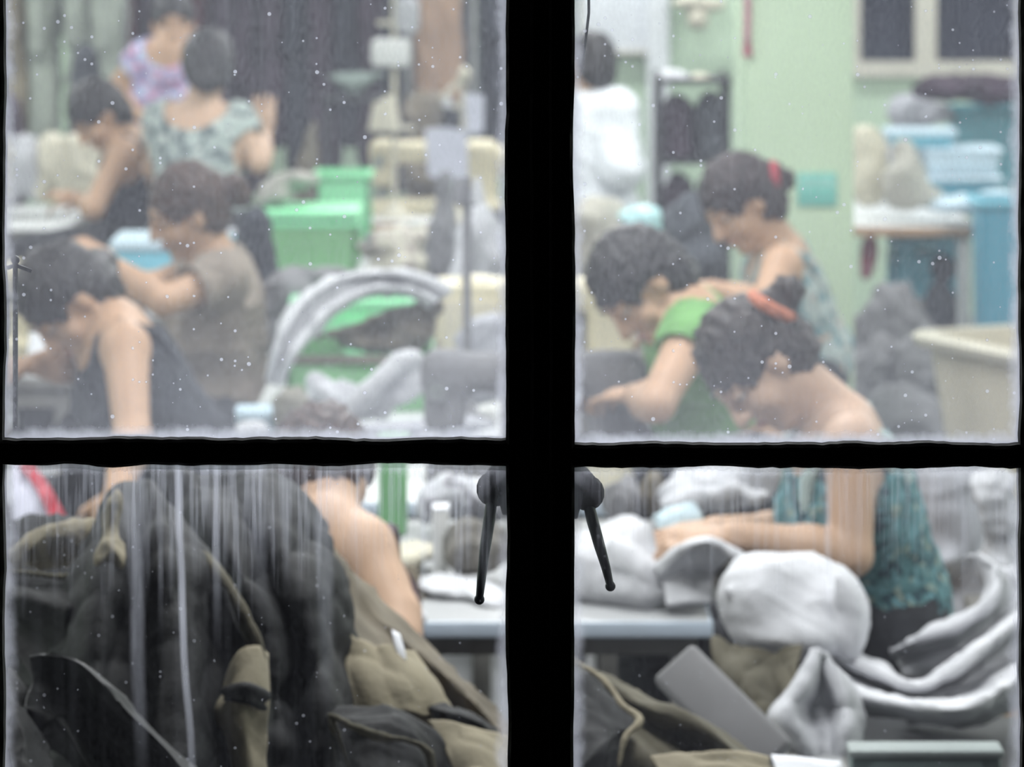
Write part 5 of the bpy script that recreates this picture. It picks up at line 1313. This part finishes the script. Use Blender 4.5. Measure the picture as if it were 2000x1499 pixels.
# ------------------------------------------------------------------ left of the pillar
blob('khaki_heap', 'khaki cloth heap beside the man in white', 'cloth', [('e', 1165, 440, 12.6, 66, 62, .12), ('e', 1200, 490, 12.55, 60, 50, .12), ('e', 1130, 500, 12.6, 50, 60, .12)], mat('pale_khaki_cloth', (0.50, 0.48, 0.42), .95, .15, 8), .010, 34, 81, .011)
blob('plastic_bag', 'pale cyan plastic bag on the khaki heap table', 'bag', [('e', 1262, 440, 12.5, 44, 36, .06), ('e', 1240, 420, 12.5, 26, 18, .04), ('e', 1265, 500, 12.5, 48, 50, .08)], mat('pale_cyan_bag', (0.50, 0.78, 0.82), .35, .08, 10), .008, 50, 82, .009)
blob('dark_heap', 'dark cloth heap in front of the woman with the red hair tie', 'cloth', [('e', 1350, 440, 11.35, 56, 70, .11), ('e', 1370, 510, 11.3, 56, 50, .11), ('e', 1330, 560, 11.35, 60, 60, .11), ('e', 1335, 620, 11.35, 66, 50, .12)], m_dk[3], .010, 36, 83, .010)
# shelf of dark cloth
sx0, sx1, sy = X(1288, 15.6), X(1420, 15.6), 15.75
t = empty('shelf_rack', ((sx0 + sx1) / 2, sy, 0), 0, 'rack of dark cloth between the man in white and the pillar', 'rack')
w = (sx1 - sx0) / 2
for a in (-1, 1):
    for b in (-1, 1): MB().box((a * w, b * .18, .63), (.022, .022, 1.26)).build('post', m_black_p, t)
shelf_z = (.25, .62, .93, 1.235)
for z in shelf_z: MB().box((0, 0, z), (2 * w + .03, .40, .02), bev=.003).build('shelf', m_black_p, t)
for i, z in enumerate(shelf_z[:3]):
    py = -290 + (CAM_H - z - .10) * FPX / 15.65
    for j, pxx in enumerate((1322, 1388)):
        blob('folded_cloth', ('dark cloth stack on the rack shelf, %s %s' % (('bottom', 'middle', 'upper')[i], ('left', 'right')[j])), 'cloth', [('e', pxx, py - 14, 15.68, 38, 70, .13), ('e', pxx, py + 30, 15.68, 38, 50, .14)], m_dk[(i + j) % 2 * 3 if j else 0], .007, 50, 90 + i * 2 + j, .012, 'dark cloth on the rack', floor=z + .011)
blob('white_bundle', 'white bundle on top of the rack of dark cloth', 'bundle', [('e', 1312, 152, 15.6, 30, 20, .08), ('e', 1335, 160, 15.6, 26, 14, .08)], m_white, .005, 40, 97, .009, floor=1.246)
blob('beige_bundle', 'beige bundle beside the white one on the rack', 'bundle', [('e', 1368, 158, 15.62, 24, 18, .08)], m_cream, .005, 40, 98, .009, floor=1.246)
blob('pale_cloth', 'pale cloth hanging high on the green wall left of the pillar', 'cloth', [('e', 1362, 38, 18.42, 22, 22, .07), ('e', 1350, 5, 18.42, 40, 16, .06), ('e', 1398, 10, 18.42, 22, 14, .06)], m_cream, .005, 40, 99, .011)
# ------------------------------------------------------------------ dark pile inside the window; rim light and shade put into its colours
PG = 'clothes in the dark pile'
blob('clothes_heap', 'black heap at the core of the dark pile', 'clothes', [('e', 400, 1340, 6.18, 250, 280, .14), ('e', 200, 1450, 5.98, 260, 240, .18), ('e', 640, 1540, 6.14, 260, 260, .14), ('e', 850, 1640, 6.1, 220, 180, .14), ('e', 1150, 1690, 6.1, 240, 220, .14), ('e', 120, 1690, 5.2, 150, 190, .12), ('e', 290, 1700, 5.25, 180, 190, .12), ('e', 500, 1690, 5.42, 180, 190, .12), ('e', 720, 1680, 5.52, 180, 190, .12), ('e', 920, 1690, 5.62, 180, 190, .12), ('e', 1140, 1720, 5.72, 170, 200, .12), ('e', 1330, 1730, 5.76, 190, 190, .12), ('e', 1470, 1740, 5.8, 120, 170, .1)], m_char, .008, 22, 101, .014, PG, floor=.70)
J = empty('jacket', W(330, 1499, 5.6), 0, 'charcoal jacket hanging over the front of the dark pile', 'jacket', PG)
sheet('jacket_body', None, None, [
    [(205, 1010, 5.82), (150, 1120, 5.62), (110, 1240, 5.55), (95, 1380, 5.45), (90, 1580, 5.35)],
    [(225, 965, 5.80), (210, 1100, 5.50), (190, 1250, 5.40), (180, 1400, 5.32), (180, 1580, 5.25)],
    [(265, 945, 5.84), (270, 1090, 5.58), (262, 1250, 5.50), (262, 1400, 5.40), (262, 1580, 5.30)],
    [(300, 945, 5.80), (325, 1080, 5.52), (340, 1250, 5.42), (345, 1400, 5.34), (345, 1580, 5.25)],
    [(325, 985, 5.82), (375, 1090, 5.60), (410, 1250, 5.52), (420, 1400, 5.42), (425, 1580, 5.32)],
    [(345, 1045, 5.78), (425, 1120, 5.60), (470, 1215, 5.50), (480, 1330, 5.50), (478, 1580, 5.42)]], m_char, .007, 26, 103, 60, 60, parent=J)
sheet('lit_front_ridge', None, None, [
    [(342, 1040, 5.78), (400, 1105, 5.60), (452, 1190, 5.52), (490, 1262, 5.50), (505, 1330, 5.50)],
    [(352, 1046, 5.745), (425, 1112, 5.575), (482, 1200, 5.50), (512, 1285, 5.47), (518, 1345, 5.47)],
    [(354, 1056, 5.78), (422, 1140, 5.62), (470, 1220, 5.56), (506, 1300, 5.52), (512, 1352, 5.52)]], m_olive, .002, 40, 104, 40, 12, parent=J)  # olive strip paints the rim light along the jacket's edge
sheet('cuff', None, None, [
    [(462, 1300, 5.47), (440, 1350, 5.45), (428, 1392, 5.42), (440, 1440, 5.42), (466, 1580, 5.40)],
    [(478, 1276, 5.46), (466, 1345, 5.41), (462, 1390, 5.37), (476, 1445, 5.38), (490, 1580, 5.36)],
    [(500, 1266, 5.47), (496, 1340, 5.42), (492, 1385, 5.40), (498, 1440, 5.41), (506, 1580, 5.38)],
    [(516, 1280, 5.50), (518, 1345, 5.45), (516, 1385, 5.43), (518, 1440, 5.44), (520, 1580, 5.42)]], m_khaki, .003, 40, 105, 40, 30, parent=J)  # khaki tail patch, also carrying painted rim light
blob('cuff_fold', None, None, [('c', [(436, 1352, 5.40, 8), (478, 1347, 5.37, 13), (518, 1360, 5.40, 12)], .004), ('c', [(440, 1366, 5.39, 5), (480, 1366, 5.365, 8), (516, 1384, 5.40, 7)], .004)], m_char, 0, 50, 106, .003, parent=J)
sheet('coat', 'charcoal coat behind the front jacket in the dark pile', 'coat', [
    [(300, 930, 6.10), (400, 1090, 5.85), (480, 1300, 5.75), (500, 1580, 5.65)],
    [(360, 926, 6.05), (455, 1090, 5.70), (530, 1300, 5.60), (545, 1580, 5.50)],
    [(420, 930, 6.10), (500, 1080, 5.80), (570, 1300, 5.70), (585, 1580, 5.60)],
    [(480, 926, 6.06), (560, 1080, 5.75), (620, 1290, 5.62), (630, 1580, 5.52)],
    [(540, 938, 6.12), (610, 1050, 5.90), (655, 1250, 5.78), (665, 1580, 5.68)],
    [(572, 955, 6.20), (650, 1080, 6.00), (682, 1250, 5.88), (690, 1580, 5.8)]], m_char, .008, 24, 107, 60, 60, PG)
sheet('khaki_coat', 'khaki coat sliding down the right slope of the dark pile', 'coat', [
    [(556, 944, 6.26), (690, 1106, 6.24), (800, 1222, 6.18), (900, 1312, 6.10), (985, 1398, 6.00), (1080, 1480, 5.9)],
    [(566, 952, 6.18), (690, 1128, 6.12), (795, 1246, 6.04), (890, 1335, 5.96), (975, 1420, 5.88), (1060, 1510, 5.8)],
    [(590, 990, 6.12), (688, 1165, 6.06), (785, 1285, 6.02), (870, 1370, 5.98), (940, 1450, 5.90), (1000, 1540, 5.8)],
    [(620, 1050, 6.08), (684, 1210, 5.94), (765, 1310, 5.88), (840, 1395, 5.84), (900, 1480, 5.78), (950, 1580, 5.7)],
    [(650, 1120, 6.06), (678, 1270, 5.92), (730, 1365, 5.92), (800, 1430, 5.88), (850, 1510, 5.8), (890, 1600, 5.7)],
    [(664, 1190, 6.00), (672, 1330, 5.86), (690, 1420, 5.80), (740, 1490, 5.75), (780, 1560, 5.7), (800, 1620, 5.65)]], m_taupe, .005, 26, 108, 60, 60, PG)
sheet('lining', 'pale khaki lining turned out as painted light below the bare shoulder', 'clothes', [
    [(672, 1235, 5.86), (674, 1320, 5.80), (678, 1392, 5.78)], [(720, 1260, 5.84), (735, 1330, 5.78), (745, 1388, 5.76)], [(775, 1275, 5.86), (800, 1330, 5.80), (832, 1396, 5.78)], [(800, 1280, 5.92), (850, 1345, 5.88), (880, 1400, 5.85)]], m_khaki, .006, 34, 109, 30, 30, PG)  # khaki patch puts the light on this slope into the colour
sheet('tag', 'white cloth label on the slope of the dark pile', 'label', [[(764, 1232, 5.86), (772, 1268, 5.84), (782, 1294, 5.83)], [(780, 1240, 5.86), (790, 1270, 5.84), (794, 1292, 5.83)]], m_paper, 0, nv=8, nu=4, thick=.002)
sheet('black_jacket', 'black jacket with its lit rim in khaki at the bottom of the lower left pane', 'jacket', [
    [(630, 1378, 5.60), (720, 1382, 5.58), (800, 1392, 5.58), (862, 1430, 5.6), (890, 1500, 5.6)],
    [(640, 1400, 5.54), (720, 1412, 5.50), (790, 1425, 5.50), (840, 1460, 5.52), (860, 1530, 5.52)],
    [(650, 1440, 5.50), (720, 1455, 5.46), (780, 1470, 5.46), (820, 1500, 5.46), (830, 1560, 5.46)],
    [(660, 1560, 5.40), (720, 1570, 5.38), (780, 1580, 5.38), (820, 1590, 5.38), (830, 1600, 5.38)]], m_char, .006, 30, 110, 40, 40, PG)
blob('lit_rim_strip', 'khaki strip painting the lit ridge of the black jacket at the bottom', 'clothes', [('c', [(640, 1392, 5.44, 4), (690, 1420, 5.42, 6), (740, 1440, 5.42, 8), (800, 1448, 5.42, 7), (835, 1470, 5.42, 6), (850, 1530, 5.42, 6)], .006), ('c', [(640, 1400, 5.44, 4), (665, 1450, 5.42, 5), (690, 1530, 5.4, 5)], .006)], m_olive, .002, 60, 111, .004, PG)  # strips paint the rim light on the folds of the black jacket
sheet('khaki_cloth', 'pale khaki cloth at the bottom left of the mullion', 'cloth', [
    [(840, 1420, 5.66), (870, 1470, 5.60), (900, 1540, 5.55)], [(900, 1425, 5.64), (930, 1480, 5.58), (950, 1550, 5.52)], [(960, 1440, 5.66), (985, 1490, 5.6), (1000, 1560, 5.55)], [(1010, 1450, 5.7), (1040, 1500, 5.65), (1050, 1570, 5.6)]], m_khaki, .006, 34, 112, 30, 30, PG)
sheet('dark_sleeve', 'dark sleeve lying across the slope left of the mullion', 'clothes', [
    [(830, 1365, 5.84), (880, 1372, 5.80), (930, 1385, 5.78), (975, 1420, 5.78)], [(835, 1385, 5.80), (885, 1395, 5.74), (935, 1412, 5.72), (970, 1445, 5.74)], [(850, 1410, 5.82), (895, 1420, 5.76), (935, 1436, 5.74), (965, 1465, 5.76)]], m_char, .004, 40, 113, 24, 20, PG)
# left edge of the pile
blob('khaki_sleeve', 'khaki sleeve at the left edge of the dark pile', 'clothes', [('c', [(10, 1095, 5.75, 16), (60, 1078, 5.72, 22), (120, 1062, 5.72, 28), (170, 1062, 5.74, 28), (205, 1060, 5.78, 20)])], m_khaki, .006, 40, 114, .006, PG)
blob('khaki_collar', 'khaki collar standing up at the top left of the dark pile', 'clothes', [('e', 220, 1008, 5.56, 27, 58, .035, 10), ('c', [(214, 1058, 5.53, 20), (226, 1090, 5.50, 13)]), ('c', [(196, 1112, 5.50, 9), (236, 1096, 5.50, 11)])], m_khaki, .005, 40, 115, .006, PG)
blob('black_bundle', 'black bundle under the red edged plastic sheet', 'bundle', [('e', 70, 1050, 6.3, 80, 46, .10), ('e', 160, 1045, 6.3, 60, 34, .08), ('e', 80, 1130, 6.25, 110, 70, .12), ('e', 80, 1260, 6.2, 120, 120, .12), ('e', 60, 1400, 6.1, 120, 160, .12)], m_char, .006, 34, 116, .009, PG)
sheet('dark_cloth', 'dark cloth with a thin pale edge under the khaki sleeve', 'cloth', [
    [(5, 1118, 5.70), (60, 1122, 5.66), (130, 1128, 5.62), (200, 1128, 5.62), (230, 1118, 5.64)],
    [(5, 1160, 5.60), (60, 1170, 5.54), (130, 1180, 5.50), (180, 1190, 5.50), (220, 1200, 5.52)],
    [(5, 1240, 5.62), (50, 1250, 5.56), (110, 1260, 5.50), (160, 1270, 5.48), (210, 1280, 5.48)],
    [(5, 1330, 5.55), (50, 1340, 5.50), (110, 1350, 5.45), (160, 1360, 5.40), (210, 1370, 5.40)]], m_char, .008, 36, 117, 40, 40, PG)
blob('lit_fold_edge', 'thin khaki strip for a lit fold edge under the khaki sleeve at the left', 'clothes', [('c', [(5, 1118, 5.68, 4), (60, 1120, 5.64, 5), (130, 1128, 5.60, 5), (200, 1126, 5.60, 4), (232, 1112, 5.62, 3)], .006)], m_olive, .001, 60, 118, .004, PG)  # strip paints a lit edge on the dark fold
m_nylon = mat('grey_nylon', (0.022, 0.023, 0.027), .6, .2, 8, .1, 60, spec=.5)
sheet('grey_nylon', 'dark grey nylon folded across the lower left corner', 'cloth', [
    [(80, 1340, 5.32), (130, 1340, 5.30), (205, 1380, 5.28), (290, 1450, 5.28), (370, 1530, 5.28), (440, 1620, 5.28)],
    [(60, 1282, 5.20), (106, 1276, 5.18), (174, 1300, 5.165), (252, 1380, 5.16), (340, 1458, 5.16), (420, 1560, 5.16)],
    [(54, 1292, 5.17), (100, 1290, 5.155), (162, 1320, 5.145), (236, 1396, 5.14), (318, 1478, 5.14), (395, 1580, 5.14)],
    [(56, 1330, 5.19), (98, 1342, 5.18), (150, 1380, 5.175), (212, 1445, 5.17), (285, 1520, 5.17), (350, 1620, 5.17)],
    [(50, 1380, 5.13), (92, 1400, 5.125), (138, 1435, 5.12), (182, 1495, 5.12), (235, 1570, 5.12), (290, 1660, 5.12)],
    [(40, 1440, 5.15), (80, 1460, 5.14), (122, 1490, 5.13), (150, 1540, 5.12), (190, 1610, 5.12), (230, 1690, 5.12)]], m_nylon, .008, 24, 119, 60, 50, PG)
sheet('black_nylon', 'black nylon at the bottom left corner', 'cloth', [
    [(0, 1270, 5.30), (20, 1310, 5.25), (60, 1370, 5.2), (90, 1450, 5.1), (110, 1540, 5.0)], [(0, 1330, 5.2), (20, 1370, 5.12), (50, 1420, 5.05), (60, 1480, 5.0), (70, 1560, 4.95)], [(0, 1400, 5.1), (10, 1430, 5.05), (20, 1480, 5.0), (20, 1530, 4.95), (20, 1600, 4.9)]], m_char, .005, 34, 120, 30, 24, PG)
# right of the mullion
sheet('olive_jacket', 'olive jacket of the dark pile right of the mullion', 'jacket', [
    [(1090, 1262, 6.10), (1180, 1312, 6.04), (1260, 1358, 5.98), (1365, 1390, 5.92), (1430, 1432, 5.86), (1500, 1490, 5.8), (1580, 1560, 5.75)],
    [(1095, 1280, 6.02), (1180, 1332, 5.94), (1255, 1378, 5.88), (1355, 1412, 5.82), (1420, 1455, 5.78), (1485, 1515, 5.74), (1560, 1590, 5.7)],
    [(1100, 1310, 5.98), (1185, 1365, 5.94), (1262, 1415, 5.90), (1340, 1450, 5.88), (1400, 1495, 5.82), (1450, 1550, 5.76), (1520, 1620, 5.7)],
    [(1105, 1350, 5.90), (1190, 1410, 5.84), (1260, 1455, 5.78), (1320, 1500, 5.76), (1370, 1550, 5.72), (1420, 1600, 5.68), (1480, 1660, 5.66)],
    [(1110, 1450, 5.86), (1190, 1500, 5.80), (1250, 1540, 5.76), (1300, 1580, 5.72), (1350, 1620, 5.68), (1400, 1660, 5.66), (1450, 1700, 5.64)]], m_olive, .007, 26, 121, 50, 40, PG)
sheet('charcoal_panel', 'charcoal cloth in the lower left corner of the right casement', 'cloth', [
    [(1060, 1262, 5.94), (1130, 1300, 5.90), (1190, 1345, 5.86), (1246, 1408, 5.80), (1216, 1450, 5.76), (1208, 1520, 5.72), (1206, 1600, 5.7)],
    [(1060, 1310, 5.86), (1115, 1345, 5.80), (1165, 1385, 5.76), (1195, 1430, 5.72), (1175, 1470, 5.68), (1165, 1530, 5.66), (1160, 1600, 5.64)],
    [(1050, 1380, 5.82), (1090, 1400, 5.76), (1125, 1430, 5.72), (1145, 1470, 5.68), (1130, 1500, 5.64), (1120, 1550, 5.62), (1115, 1600, 5.6)],
    [(1040, 1480, 5.76), (1070, 1490, 5.72), (1090, 1510, 5.68), (1100, 1530, 5.64), (1095, 1560, 5.62), (1090, 1580, 5.6), (1085, 1610, 5.58)]], m_char, .006, 30, 122, 50, 36, PG)
blob('lit_ridge_strip', 'khaki strip of painted ridge light curling round the charcoal cloth at lower centre right', 'clothes', [('c', [(1120, 1288, 5.84, 4), (1185, 1335, 5.80, 6), (1215, 1378, 5.76, 6), (1250, 1408, 5.73, 8), (1222, 1440, 5.70, 6), (1208, 1500, 5.68, 5)], .006)], m_khaki, .001, 60, 123, .004, PG)  # strip paints the light along this ridge
sheet('khaki_flap', 'pale khaki flap at the bottom under the padded board', 'clothes', [[(1270, 1485, 5.66), (1300, 1530, 5.6), (1320, 1600, 5.55)], [(1350, 1474, 5.68), (1380, 1530, 5.62), (1390, 1600, 5.56)], [(1430, 1472, 5.70), (1450, 1530, 5.64), (1460, 1600, 5.58)], [(1500, 1482, 5.72), (1510, 1540, 5.66), (1520, 1600, 5.6)]], m_khaki, .005, 36, 124, 24, 30, PG)
